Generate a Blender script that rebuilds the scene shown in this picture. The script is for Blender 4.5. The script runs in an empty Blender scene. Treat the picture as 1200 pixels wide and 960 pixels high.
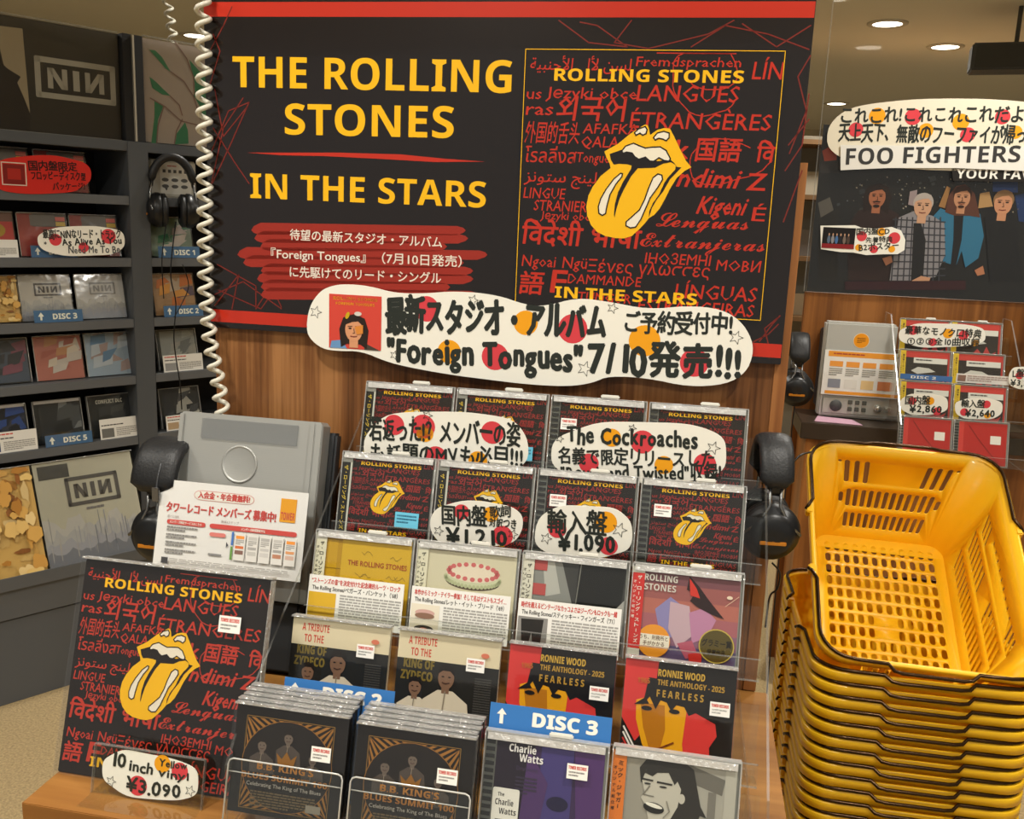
import bpy, bmesh, math, random
import numpy as np
from mathutils import Vector, Matrix
from mathutils.geometry import tessellate_polygon
random.seed(7)
C = bpy.context.scene.collection
SC = bpy.context.scene

# ---------------------------------------------------------------- camera, light, exposure
CAM = np.array([0, 0, 1.45]); FPX = 1096.0; PITCH = math.radians(11.37); ROLL = math.radians(2.38)
cp_, sp_ = math.cos(PITCH), math.sin(PITCH)
FWD = np.array([0, cp_, -sp_]); U0 = np.array([0, sp_, cp_]); R0 = np.array([1.0, 0, 0])
RGT = R0*math.cos(ROLL)+U0*math.sin(ROLL); UPV = -R0*math.sin(ROLL)+U0*math.cos(ROLL)
cam = bpy.data.cameras.new('camera'); camo = bpy.data.objects.new('camera', cam); C.objects.link(camo)
cam.sensor_fit = 'HORIZONTAL'; cam.sensor_width = 36; cam.lens = FPX/1200*36; cam.clip_start = .02
camo.matrix_world = Matrix([[RGT[i], UPV[i], -FWD[i], CAM[i]] for i in range(3)]+[[0, 0, 0, 1]])
SC.camera = camo
SC.view_settings.view_transform = 'Standard'; SC.view_settings.look = 'None'
SC.view_settings.gamma = 1; SC.view_settings.use_curve_mapping = False
SC.view_settings.exposure = -0.22
W = bpy.data.worlds.new('world'); SC.world = W; W.use_nodes = True
W.node_tree.nodes['Background'].inputs[0].default_value = (1.0, .96, .88, 1)
W.node_tree.nodes['Background'].inputs[1].default_value = .50
SC.cycles.use_denoising = True
SC.cycles.max_bounces = 8; SC.cycles.transparent_max_bounces = 32
SC.cycles.caustics_reflective = False; SC.cycles.caustics_refractive = False
SC.cycles.sample_clamp_indirect = 4
LAMP_W = 20.0
CEIL = 2.7
VISIBLE_LAMPS = [(2.142, 5.94), (2.76, 6.55), (3.45, 7.2), (-2.44, 7.28), (3.02, 9.5)]
FILL_LAMPS = [(-.75, .75), (.75, .55), (-.9, -.6), (.9, -.9), (-2.1, 1.0), (2.1, 1.5), (-.6, 3.4), (1.3, 3.9), (-2.6, 3.4), (0, -2.2), (1.35, 2.45)]  # unseen fill downlights; the last added to brighten the rear poster and baskets

# ---------------------------------------------------------------- frames of the fixtures
PSI = math.radians(10.4755)
FO = np.array([-.5062, 1.5697, 0]); FU = np.array([math.cos(PSI), -math.sin(PSI), 0]); FN = np.array([-math.sin(PSI), -math.cos(PSI), 0])
TH = math.radians(46)
LO = np.array([-1.1922, 2.94, 0]); LU = np.array([math.cos(TH), math.sin(TH), 0]); LN = np.array([math.sin(TH), -math.cos(TH), 0])
Z3 = np.array([0, 0, 1.0])
class Frame:
    """an upright plane in the shop: s runs along it, n out of it towards the aisle, z up"""
    def __init__(f, o, u, n, rz): f.o, f.u, f.n, f.rz = o, u, n, rz
    def at(f, s, n, z): return f.o+f.u*s+f.n*n+Z3*z
    def see(f, x, y, n):
        d = (x-600)/FPX*RGT-(y-480)/FPX*UPV+FWD
        p0 = f.o+f.n*n
        p = CAM+d*(((p0-CAM)@f.n)/(d@f.n))
        return float((p-f.o)@f.u), float(p[2])
FX = Frame(FO, FU, FN, -PSI)      # wooden display fixture in the middle (and the one behind it)
LX = Frame(LO, LU, LN, TH)        # dark shelving on the left

# ---------------------------------------------------------------- materials
MATS = {}
def lin(c):
    c = c/255; return c/12.92 if c <= .04045 else ((c+.055)/1.055)**2.4
def rgb(h): return tuple(lin(int(h[i:i+2], 16)) for i in (0, 2, 4))+(1,)
def node_mat(name):
    m = bpy.data.materials.new(name); m.use_nodes = True; nt = m.node_tree; nt.nodes.clear()
    return m, nt, nt.nodes.new('ShaderNodeOutputMaterial')
def mat(h, rough=.5, metal=0, coat=0, spec=.4, kind=''):
    k = (h, rough, metal, coat, spec, kind)
    if k in MATS: return MATS[k]
    m, nt, out = node_mat('paint_'+h)
    b = nt.nodes.new('ShaderNodeBsdfPrincipled'); b.inputs['Base Color'].default_value = rgb(h)
    b.inputs['Roughness'].default_value = rough; b.inputs['Metallic'].default_value = metal
    b.inputs['Coat Weight'].default_value = coat; b.inputs['Coat Roughness'].default_value = .06
    b.inputs['Specular IOR Level'].default_value = spec
    if kind:
        tc = nt.nodes.new('ShaderNodeTexCoord'); mp = nt.nodes.new('ShaderNodeMapping'); no = nt.nodes.new('ShaderNodeTexNoise')
        nt.links.new(tc.outputs['Object'], mp.inputs[0]); nt.links.new(mp.outputs[0], no.inputs[0])
        bu = nt.nodes.new('ShaderNodeBump')
        sc, dist, st = {'brushed': ((3, 3, 220), .0004, .35), 'carpet': ((1, 1, 1), .004, .9), 'plastic': ((1, 1, 1), .0006, .25), 'leather': ((1, 1, 1), .001, .5)}[kind]
        mp.inputs['Scale'].default_value = sc
        no.inputs['Scale'].default_value = {'brushed': 6, 'carpet': 160, 'plastic': 300, 'leather': 260}[kind]
        nt.links.new(no.outputs[0], bu.inputs['Height']); bu.inputs['Distance'].default_value = dist; bu.inputs['Strength'].default_value = st
        nt.links.new(bu.outputs[0], b.inputs['Normal'])
        if kind == 'carpet':
            cr = nt.nodes.new('ShaderNodeValToRGB'); c0 = rgb(h)
            cr.color_ramp.elements[0].position = .3; cr.color_ramp.elements[1].position = .7
            cr.color_ramp.elements[0].color = tuple(v*.72 for v in c0[:3])+(1,); cr.color_ramp.elements[1].color = tuple(min(1, v*1.2) for v in c0[:3])+(1,)
            nt.links.new(no.outputs[0], cr.inputs[0]); nt.links.new(cr.outputs[0], b.inputs['Base Color'])
    nt.links.new(b.outputs[0], out.inputs[0]); MATS[k] = m; return m
def ink(h): return mat(h, .45, 0, 0, .3)
def gloss(h): return mat(h, .3, 0, .6, .5)
def wood(name, c1, c2, c3, axis='Z', scale=9, rough=.42):
    if name in MATS: return MATS[name]
    m, nt, out = node_mat(name); N = nt.nodes.new; L = nt.links.new
    b = N('ShaderNodeBsdfPrincipled'); b.inputs['Roughness'].default_value = rough; b.inputs['Specular IOR Level'].default_value = .3
    tc = N('ShaderNodeTexCoord'); mp = N('ShaderNodeMapping'); L(tc.outputs['Object'], mp.inputs[0])
    mp.inputs['Scale'].default_value = (1, 1, .03) if axis == 'Z' else (.05, 1, 1)
    no = N('ShaderNodeTexNoise'); no.inputs['Scale'].default_value = scale; no.inputs['Detail'].default_value = 3; L(mp.outputs[0], no.inputs[0])
    n2 = N('ShaderNodeTexNoise'); n2.inputs['Scale'].default_value = scale*9; n2.inputs['Detail'].default_value = 4; L(mp.outputs[0], n2.inputs[0])
    mx = N('ShaderNodeMix'); mx.data_type = 'FLOAT'; mx.inputs[0].default_value = .38
    L(no.outputs[0], mx.inputs[2]); L(n2.outputs[0], mx.inputs[3])
    cr = N('ShaderNodeValToRGB'); e = cr.color_ramp.elements
    e[0].position = .38; e[0].color = rgb(c1); e[1].position = .62; e[1].color = rgb(c3); q = e.new(.5); q.color = rgb(c2)
    L(mx.outputs[0], cr.inputs[0]); L(cr.outputs[0], b.inputs['Base Color']); L(b.outputs[0], out.inputs[0])
    MATS[name] = m; return m
def clear(name, tint=(.97, .98, .97), fac=.06, rough=.05, bump=0, bscale=60, haze=0, blend=1.0):
    """thin clear plastic: lets light through, mirrors at grazing angles, a little cloudy"""
    if name in MATS: return MATS[name]
    m, nt, out = node_mat(name); N = nt.nodes.new; L = nt.links.new
    t = N('ShaderNodeBsdfTransparent'); t.inputs[0].default_value = tint+(1,)
    g = N('ShaderNodeBsdfGlossy'); g.inputs['Roughness'].default_value = rough; g.inputs[0].default_value = (1, 1, 1, 1)
    fr = N('ShaderNodeFresnel'); fr.inputs[0].default_value = 1.45
    ad = N('ShaderNodeMath'); ad.operation = 'MULTIPLY_ADD'; ad.inputs[1].default_value = blend; ad.inputs[2].default_value = fac-.035; ad.use_clamp = True
    L(fr.outputs[0], ad.inputs[0])
    ge = N('ShaderNodeNewGeometry'); inv = N('ShaderNodeMath'); inv.operation = 'SUBTRACT'; inv.inputs[0].default_value = 1; L(ge.outputs['Backfacing'], inv.inputs[1])
    mu = N('ShaderNodeMath'); mu.operation = 'MULTIPLY'; L(ad.outputs[0], mu.inputs[0]); L(inv.outputs[0], mu.inputs[1]); ad = mu
    if bump:
        tc = N('ShaderNodeTexCoord'); no = N('ShaderNodeTexNoise'); no.inputs['Scale'].default_value = bscale; no.inputs['Detail'].default_value = 2
        L(tc.outputs['Object'], no.inputs[0]); bu = N('ShaderNodeBump'); bu.inputs['Strength'].default_value = bump; bu.inputs['Distance'].default_value = .01
        L(no.outputs[0], bu.inputs['Height']); L(bu.outputs[0], g.inputs['Normal']); L(bu.outputs[0], fr.inputs['Normal'])
    x = N('ShaderNodeMixShader'); L(ad.outputs[0], x.inputs[0]); L(t.outputs[0], x.inputs[1]); L(g.outputs[0], x.inputs[2])
    last = x
    if haze:
        d = N('ShaderNodeBsdfDiffuse'); d.inputs[0].default_value = (.8, .8, .78, 1)
        y = N('ShaderNodeMixShader'); y.inputs[0].default_value = haze; L(x.outputs[0], y.inputs[1]); L(d.outputs[0], y.inputs[2]); last = y
    L(last.outputs[0], out.inputs[0]); MATS[name] = m; return m
def glow(h, s):
    k = ('glow', h, s)
    if k in MATS: return MATS[k]
    m, nt, out = node_mat('lamp_glow'); e = nt.nodes.new('ShaderNodeEmission'); e.inputs[0].default_value = rgb(h); e.inputs[1].default_value = s
    nt.links.new(e.outputs[0], out.inputs[0]); MATS[k] = m; return m
ACRYL = clear('clear_acrylic', (.96, .97, .96), .045, .03)
EDGE = clear('acrylic_edge', (.80, .81, .78), .08, .25, haze=.10)
CASE = clear('clear_case', (.97, .98, .97), .05, .06)
CASEEDGE = clear('case_edge', (.75, .76, .74), .25, .15, .4, 120, haze=.30)
WRAP = clear('plastic_wrap', (.98, .98, .98), .05, .10, .12, 18)
WRAPTOP = clear('crinkled_wrap', (.7, .7, .68), .32, .16, 1.0, 150, haze=.24)
GLINT = clear('wrap_glint', (.7, .7, .68), .35, .16, 1.0, 150, haze=.5)  # white haze stands in for bright reflections on wrap along the case tops
PEDGE = clear('panel_edge', (.72, .72, .69), .06, .2, haze=.03)

# ---------------------------------------------------------------- mesh helpers
def link(name, verts, faces, mats, fm=None, parent=None, smooth=False, loc=None, rot=None, mesh=None):
    if mesh is None:
        me = bpy.data.meshes.new(name); me.from_pydata(verts, [], faces)
        for m in mats: me.materials.append(m)
        if fm is not None: me.polygons.foreach_set('material_index', fm)
        if smooth: me.polygons.foreach_set('use_smooth', [True]*len(me.polygons))
        me.update()
    else: me = mesh
    o = bpy.data.objects.new(name, me); C.objects.link(o)
    if parent: o.parent = parent
    if loc is not None: o.location = loc
    if rot is not None: o.rotation_euler = rot
    return o
def tag(o, label=None, cat=None, group=None, kind=None):
    if label: o['label'] = label
    if cat: o['category'] = cat
    if group: o['group'] = group
    if kind: o['kind'] = kind
    return o
def thing(name, label, cat, fr, s, n, z, tilt=0, group=None, turn=0):
    o = bpy.data.objects.new(name, None); C.objects.link(o); o.empty_display_size = .05
    o.location = fr.at(s, n, z) if fr else (s, n, z); o.rotation_euler = (-tilt, 0, (fr.rz if fr else 0)+turn)
    return tag(o, label, cat, group)
class B:
    """collects solid pieces of ONE mesh"""
    def __init__(s): s.v = []; s.f = []; s.m = []; s.mats = []; s.sm = []
    def mi(s, m):
        if m not in s.mats: s.mats.append(m)
        return s.mats.index(m)
    def add(s, v, f, m, smooth=False):
        n = len(s.v); i = s.mi(m); s.v += [tuple(map(float, p)) for p in v]
        for q in f: s.f.append(tuple(n+k for k in q)); s.m.append(i); s.sm.append(smooth)
        return s
    def box(s, x0, x1, y0, y1, z0, z1, m, bev=0, M=None):
        bm = bmesh.new(); bmesh.ops.create_cube(bm, size=1)
        for v in bm.verts: v.co = Vector(((x0+x1)/2+v.co.x*(x1-x0), (y0+y1)/2+v.co.y*(y1-y0), (z0+z1)/2+v.co.z*(z1-z0)))
        if bev: bmesh.ops.bevel(bm, geom=bm.edges[:], offset=bev, segments=2, affect='EDGES')
        bm.verts.index_update(); vs = [v.co.copy() for v in bm.verts]
        if M: vs = [M@v for v in vs]
        s.add(vs, [[v.index for v in f.verts] for f in bm.faces], m, False); bm.free(); return s
    def tube(s, path, r, m, n=8, closed=False, cap=True):
        P = [Vector(p) for p in path]; k = len(P); rings = []; ref = None
        for i in range(k):
            a = P[i-1] if (i or closed) else P[i]; b = P[(i+1) % k] if (i < k-1 or closed) else P[i]
            t = (b-a).normalized()
            if ref is None: ref = t.orthogonal().normalized()
            ref = (ref-t*ref.dot(t)).normalized(); w = t.cross(ref)
            rr = r[i] if isinstance(r, (list, tuple)) else r
            rings.append([P[i]+(ref*math.cos(2*math.pi*j/n)+w*math.sin(2*math.pi*j/n))*rr for j in range(n)])
        v = [p for q in rings for p in q]; f = []
        for i in range(k if closed else k-1):
            a, b = i*n, ((i+1) % k)*n
            f += [(a+j, a+(j+1) % n, b+(j+1) % n, b+j) for j in range(n)]
        if cap and not closed: f += [tuple(range(n-1, -1, -1)), tuple((k-1)*n+j for j in range(n))]
        return s.add(v, f, m, True)
    def lathe(s, prof, m, n=32, M=None, smooth=True):
        """profile (radius, height) turned about the local Z axis"""
        v = []; f = []
        for (r, h) in prof:
            for j in range(n): v.append(Vector((r*math.cos(2*math.pi*j/n), r*math.sin(2*math.pi*j/n), h)))
        for i in range(len(prof)-1):
            for j in range(n): f.append((i*n+j, i*n+(j+1) % n, (i+1)*n+(j+1) % n, (i+1)*n+j))
        if M: v = [M@p for p in v]
        return s.add(v, f, m, smooth)
    def prism(s, poly, a0, a1, m, side=None, axis='Y'):
        """polygon (u, v) pushed out along an axis: Y -> (u, a, v), X -> (a, u, v), Z -> (u, v, a)"""
        mk = {'Y': lambda u, v, a: (u, a, v), 'X': lambda u, v, a: (a, u, v), 'Z': lambda u, v, a: (u, v, a)}[axis]
        n = len(poly); V = [mk(u, v, a0) for u, v in poly]+[mk(u, v, a1) for u, v in poly]
        T = tessellate_polygon([[Vector((u, v, 0)) for u, v in poly]])
        s.add(V, [t for t in T]+[tuple(n+k for k in t[::-1]) for t in T], m)
        return s.add(V, [(i, (i+1) % n, n+(i+1) % n, n+i) for i in range(n)], side or m)
    def band(s, path, hw, ht, m, n=14, p=3.0):
        """padded strap: path lies in the local YZ plane, flat section hw wide along X"""
        k = len(path); v = []; f = []
        for i in range(k):
            a = Vector(path[max(0, i-1)]); b = Vector(path[min(k-1, i+1)]); t = (b-a).normalized(); nr = Vector((0, -t.z, t.y)); c = Vector(path[i])
            e = 1 if 0 < i < k-1 else .55
            for j in range(n):
                q = 2*math.pi*j/n; x = math.copysign(abs(math.cos(q))**(2/p), math.cos(q))*hw*e; y = math.copysign(abs(math.sin(q))**(2/p), math.sin(q))*ht*e
                v.append(c+Vector((x, 0, 0))+nr*y)
        for i in range(k-1):
            for j in range(n): f.append((i*n+j, i*n+(j+1) % n, (i+1)*n+(j+1) % n, (i+1)*n+j))
        f += [tuple(range(n)), tuple((k-1)*n+j for j in range(n))]
        return s.add(v, f, m, True)
    def build(s, name, parent=None, loc=None, rot=None, mods=None):
        o = link(name, s.v, s.f, s.mats, s.m, parent, False, loc, rot)
        o.data.polygons.foreach_set('use_smooth', s.sm)
        bm = bmesh.new(); bm.from_mesh(o.data); bmesh.ops.recalc_face_normals(bm, faces=bm.faces[:]); bm.to_mesh(o.data); bm.free()
        return o
# ---------------------------------------------------------------- print: flat artwork and lettering
_cu = bpy.data.curves.new('lettering', 'FONT'); _ob = bpy.data.objects.new('lettering', _cu); _TX = {}
def glyphs(body, off=0, res=2):
    k = (body, off, res)
    if k not in _TX:
        _cu.body = body; _cu.size = 1; _cu.offset = off; _cu.resolution_u = res
        me = _ob.to_mesh(); v = np.zeros(len(me.vertices)*3); me.vertices.foreach_get('co', v)
        f = [tuple(p.vertices) for p in me.polygons]; _ob.to_mesh_clear()
        _TX[k] = (v.reshape(-1, 3)[:, :2].copy(), f)
    return _TX[k]
def BD(s): return ''.join(chr(0x1D5D4+ord(c)-65) if 'A' <= c <= 'Z' else chr(0x1D5EE+ord(c)-97) if 'a' <= c <= 'z' else chr(0x1D7EC+ord(c)-48) if '0' <= c <= '9' else c for c in s)
def SCR(s): return ''.join(chr(0x1D4D0+ord(c)-65) if 'A' <= c <= 'Z' else chr(0x1D4EA+ord(c)-97) if 'a' <= c <= 'z' else c for c in s)
GAP = .00018
class P:
    def __init__(s): s.v = []; s.f = []; s.m = []; s.mats = []; s.k = 0; s.T = (0, 0, 1, 1, 0)
    def up(s, n=1): s.k += n; return s
    def _add(s, v2, faces, m, dk=0):
        if m not in s.mats: s.mats.append(m)
        i = s.mats.index(m); n = len(s.v); ox, oy, sx, sy, a = s.T; c, d = math.cos(a), math.sin(a)
        for x, y in v2:
            x, y = x*sx, y*sy; s.v.append((ox+x*c-y*d, oy+x*d+y*c, s.k+dk))
        for q in faces: s.f.append(tuple(n+j for j in q)); s.m.append(i)
    def poly(s, pts, m, up=True):
        if up: s.k += 1
        s._add(pts, [tuple(t) for t in tessellate_polygon([[Vector((x, y, 0)) for x, y in pts]])], m); return s
    def rect(s, x, y, w, h, m, up=True): return s.poly([(x, y), (x+w, y), (x+w, y+h), (x, y+h)], m, up)
    def rrect(s, x, y, w, h, r, m, up=True):
        q = []
        for cx, cy, a in ((x+w-r, y+r, -90), (x+w-r, y+h-r, 0), (x+r, y+h-r, 90), (x+r, y+r, 180)):
            q += [(cx+r*math.cos(math.radians(a+t)), cy+r*math.sin(math.radians(a+t))) for t in (0, 30, 60, 90)]
        return s.poly(q, m, up)
    def ell(s, x, y, rx, ry, m, n=24, up=True, a=0): 
        c, d = math.cos(a), math.sin(a)
        return s.poly([(x+rx*math.cos(t)*c-ry*math.sin(t)*d, y+rx*math.cos(t)*d+ry*math.sin(t)*c) for t in [2*math.pi*j/n for j in range(n)]], m, up)
    def line(s, pts, w, m, closed=False, up=False):
        if up: s.k += 1
        q = [np.array(p, float) for p in pts]
        if closed: q.append(q[0])
        for a, b in zip(q, q[1:]):
            d = b-a; l = np.linalg.norm(d)
            if l < 1e-9: continue
            d = d/l; e = np.array([-d[1], d[0]])*w/2; d = d*w*.35
            s._add([a-d-e, b+d-e, b+d+e, a-d+e], [(0, 1, 2, 3)], m)
        return s
    def frame(s, x, y, w, h, t, m): return s.line([(x, y), (x+w, y), (x+w, y+h), (x, y+h)], t, m, True, True)
    def star(s, x, y, r, m, w=.0012, a=.3):
        return s.line([(x+(r if i % 2 == 0 else r*.42)*math.sin(a+i*math.pi/5), y+(r if i % 2 == 0 else r*.42)*math.cos(a+i*math.pi/5)) for i in range(10)], w, m, True)
    def text(s, body, x, y, size, m, w=None, bold=0, rot=0, anchor='l', shear=0, res=2, up=False):
        if up: s.k += 1
        v, f = glyphs(body, 0, res)
        if not len(v): return s
        x0, x1 = v[:, 0].min(), v[:, 0].max(); sx = size if w is None else w/max(x1-x0, 1e-6)
        u = (v-np.array([x0, 0]))*np.array([sx, size]); u[:, 0] += shear*u[:, 1]
        tw = (x1-x0)*sx; u[:, 0] -= {'l': 0, 'c': tw/2, 'r': tw}[anchor]
        c, d = math.cos(rot), math.sin(rot)
        offs = [(0, 0)] if not bold else [(bold*size*math.cos(t), bold*size*math.sin(t)) for t in [j*math.pi/3 for j in range(6)]]
        for j, (dx, dy) in enumerate(offs):
            q = u+np.array([dx, dy]); s._add(np.stack([x+q[:, 0]*c-q[:, 1]*d, y+q[:, 0]*d+q[:, 1]*c], 1), f, m, .13*j)
        return s
    def hand(s, body, x, y, size, m, w, bold=.035, rot=0, jit=.06, seed=1, tall=1.0):
        """marker lettering, character by character with an uneven hand"""
        rd = random.Random(seed); adv = []; pos = 0
        for ch in body:
            v, f = glyphs(ch)
            a = .35 if not len(v) else (1.0 if ord(ch) > 0x2E80 else v[:, 0].max()-min(0, v[:, 0].min())+.08)
            adv.append((ch, pos, a)); pos += a
        k = w/max(pos, .01); c, d = math.cos(rot), math.sin(rot)
        for ch, p, a in adv:
            v, f = glyphs(ch)
            if not len(v): continue
            cx = (p+a/2)*k; q = v-np.array([a/2, .35]); r = rd.uniform(-jit, jit); e = 1+rd.uniform(-.08, .1)
            q = q@np.array([[math.cos(r), math.sin(r)], [-math.sin(r), math.cos(r)]])
            q = q*np.array([k*e, size*tall*e])+np.array([cx, .35*size*tall+rd.uniform(-.05, .05)*size])
            for j in range(7):
                o = np.array([0, 0]) if j == 6 else bold*.52*size*np.array([math.cos(j*math.pi/3), math.sin(j*math.pi/3)])
                t = q+o; s._add(np.stack([x+t[:, 0]*c-t[:, 1]*d, y+t[:, 0]*d+t[:, 1]*c], 1), f, m, .13*j)
        return s
    def greek(s, x, y, w, h, rows, m, seed=0, fill=.55):
        """rows of print too small to read, broken up like words"""
        rd = random.Random(seed); dy = h/rows
        for r in range(rows):
            px = x; end = x+w*(1 if r < rows-1 else .6)
            while px < end:
                l = min(rd.uniform(.03, .12)*w, end-px); s._add([(px, y+h-dy*(r+fill)), (px+l, y+h-dy*(r+fill)), (px+l, y+h-dy*r), (px, y+h-dy*r)], [(0, 1, 2, 3)], m); px += l+w*.012
        return s
    def put(s, x, y, sx, sy=None, a=0): s.T = (x, y, sx, sx if sy is None else sy, a); return s
    def build(s, name, parent, y0=0, x0=0, z0=0, back=None, thick=0, M=None, rot=None):
        """upright artwork facing local -Y"""
        o = link(name, [(x0+x, y0-k*GAP, z0+y) for x, y, k in s.v], s.f, s.mats, s.m, parent, rot=rot)
        return o
def wavy(cx, cy, w, h, seed, amp=.05, n=56, p=2.6):
    rd = random.Random(seed); ph = [rd.uniform(0, 6.28) for _ in range(3)]; q = []
    for j in range(n):
        t = 2*math.pi*j/n; c, d = math.cos(t), math.sin(t)
        r = 1+amp*(math.sin(3*t+ph[0])*.5+math.sin(5*t+ph[1])*.5+math.sin(8*t+ph[2])*.3)
        q.append((cx+w/2*math.copysign(abs(c)**(2/p), c)*(1+(r-1)*.35), cy+h/2*math.copysign(abs(d)**(2/p), d)*r))
    return q

# the yellow tongue-and-lips emblem, in fractions of its square cover
SIL=[(0.336,0.623),(0.387,0.652),(0.436,0.693),(0.471,0.716),(0.491,0.728),(0.502,0.725),(0.507,0.712),(0.513,0.689),(0.540,0.709),(0.565,0.716),(0.589,0.715),(0.610,0.681),(0.638,0.632),(0.660,0.597),(0.683,0.573),(0.658,0.559),(0.629,0.531),(0.606,0.490),(0.588,0.448),(0.570,0.412),(0.551,0.388),(0.531,0.375),(0.516,0.354),(0.492,0.327),(0.467,0.303),(0.435,0.292),(0.403,0.292),(0.360,0.298),(0.326,0.313),(0.300,0.338),(0.282,0.374),(0.276,0.410),(0.282,0.452),(0.298,0.488),(0.327,0.529),(0.365,0.561),(0.361,0.576),(0.346,0.601)]
MOUTH=[(0.358,0.614),(0.404,0.631),(0.452,0.623),(0.496,0.606),(0.550,0.592),(0.596,0.601),(0.613,0.589),(0.624,0.574),(0.644,0.571),(0.629,0.554),(0.603,0.525),(0.580,0.479),(0.557,0.447),(0.541,0.416),(0.530,0.377),(0.530,0.401),(0.542,0.432),(0.565,0.468),(0.583,0.514),(0.597,0.535),(0.621,0.563),(0.622,0.579),(0.602,0.590),(0.571,0.583),(0.541,0.567),(0.510,0.565),(0.473,0.563),(0.449,0.532),(0.426,0.486),(0.408,0.444),(0.398,0.403),(0.393,0.371),(0.390,0.382),(0.391,0.423),(0.401,0.470),(0.419,0.511),(0.447,0.560),(0.448,0.573),(0.429,0.577),(0.398,0.578),(0.377,0.574),(0.365,0.591)]
TEETH=[(0.406,0.627),(0.419,0.645),(0.450,0.657),(0.471,0.649),(0.498,0.640),(0.524,0.644),(0.556,0.646),(0.580,0.633),(0.599,0.603),(0.594,0.593),(0.576,0.595),(0.554,0.605),(0.534,0.591),(0.518,0.592),(0.501,0.606),(0.475,0.597),(0.459,0.606),(0.447,0.620),(0.426,0.623),(0.411,0.618)]
GL1=[(0.451,0.696),(0.466,0.711),(0.492,0.720),(0.500,0.709),(0.497,0.694),(0.484,0.688),(0.473,0.695),(0.458,0.687)]
GL2=[(0.527,0.680),(0.541,0.697),(0.566,0.704),(0.587,0.698),(0.588,0.681),(0.577,0.669),(0.564,0.675),(0.548,0.678),(0.535,0.671)]
TH1=[(0.414,0.541),(0.406,0.542),(0.381,0.520),(0.352,0.479),(0.333,0.443),(0.325,0.411),(0.329,0.386),(0.343,0.378),(0.356,0.386),(0.359,0.412),(0.369,0.459),(0.390,0.500),(0.412,0.529)]
TH2=[(0.554,0.544),(0.536,0.529),(0.521,0.488),(0.509,0.446),(0.491,0.405),(0.461,0.376),(0.441,0.357),(0.441,0.342),(0.459,0.334),(0.480,0.338),(0.499,0.369),(0.517,0.416),(0.530,0.452),(0.558,0.494),(0.574,0.524),(0.570,0.540)]

# ---------------------------------------------------------------- artwork
K = {'blk': '17100e', 'red': 'bd2c19', 'yel': 'f2b90c', 'wht': 'ece4cf', 'pap': 'f3f1e6', 'mark': '2b302c', 'dotr': 'd9434c', 'doto': 'f2a51c', 'blu': '2f6cb8'}
I = {k: ink(v) for k, v in K.items()}
GI = {k: gloss(v) for k, v in K.items()}
def art_tongue(p, m=I):
    p.poly(SIL, m['yel']); p.poly(MOUTH, m['blk'])
    p.up()
    for q in (TEETH, GL1, GL2, TH1, TH2): p.poly(q, m['wht'], False)
    p.up()
    for q in (GL1, GL2, TH1, TH2, TEETH): p.line(q, .005, m['blk'], True)
SCRIB = [  # text, left, top-down baseline, size, width, style
 ('ﺔﻴﺒﻨﺟﻷا', .02, .075, .06, .17, ''), ('اﻷ ﻦﺴﻟ', .25, .075, .06, .17, ''), ('Fremdsprachen', .44, .058, .05, .40, ''), ('LÍN', .885, .10, .09, .11, ''),
 ('us', .01, .185, .06, .06, ''), ('Języki obce', .09, .180, .06, .36, ''), ('LANGUES', .45, .185, .085, .39, ''), ('ras', .01, .245, .07, .11, ''), ('외국어', .135, .255, .10, .27, 'b'),
 ('ÉTRANGÈRES', .43, .285, .085, .54, ''), ('外国的舌头', .01, .345, .09, .22, ''), ('AFAFKA', .245, .31, .055, .22, ''), ('QALA', .24, .362, .06, .15, ''),
 ('k', .615, .395, .10, .05, 'b'), ('国語', .695, .395, .095, .17, 'b'), ('िव', .925, .40, .09, .07, 'b'), ('โรลลิ่งส', .012, .425, .075, .21, ''), ('Tongue', .225, .42, .055, .13, ''),
 ('ﺞﻨﻴﻟور', .21, .50, .06, .15, ''), ('ﺰﻧﻮﺘﺳ', .015, .50, .06, .17, ''), ('LINGUE', .015, .565, .06, .17, ''), ('STRANIERE', .06, .612, .06, .24, ''), ('ndimi', .63, .50, .10, .23, 'i'), ('Z', .90, .505, .09, .07, 'b'),
 ('Kigeni', .715, .60, .095, .18, 'i'), ('É', .93, .62, .075, .05, ''), ('Języki obc', .09, .645, .045, .20, ''), ('Lenguas', .56, .655, .085, .36, 's'), ('Extranjeras', .50, .735, .085, .49, 's'),
 ('िवदेशी', .012, .745, .11, .25, 'b'), ('भाषा', .30, .745, .11, .20, 'b'), ('IHOЗEMHI', .525, .80, .06, .26, ''), ('MOBИ', .81, .815, .06, .17, ''), ('Ngoai', .02, .835, .065, .14, ''), ('Ngü', .19, .835, .065, .10, ''),
 ('Ξένες γλώσσες', .295, .845, .07, .49, ''), ('語', .012, .94, .10, .10, 'b'), ('F', .145, .935, .13, .06, 'b'), ('DAMMANDE', .215, .895, .055, .30, ''), ('TUNGUR', .26, .965, .055, .22, ''), ('LÍNGUAS', .655, .93, .08, .32, ''), ('ESTRANGEIRAS', .51, .99, .07, .46, '')]
def squiggle(p, m, seed, n=6, w=.004):
    rd = random.Random(seed)
    for i in range(n):
        x, y, a = rd.uniform(.55, 1), rd.uniform(.6, .9), rd.uniform(0, 6); q = []
        for j in range(26):
            q.append((min(.995, max(.45, x)), min(.99, max(.4, y)))); a += rd.uniform(-.1, .5)*(1 if i % 2 else -1); x += .03*math.cos(a); y += .022*math.sin(a)
        p.line(q, w, m)
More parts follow.
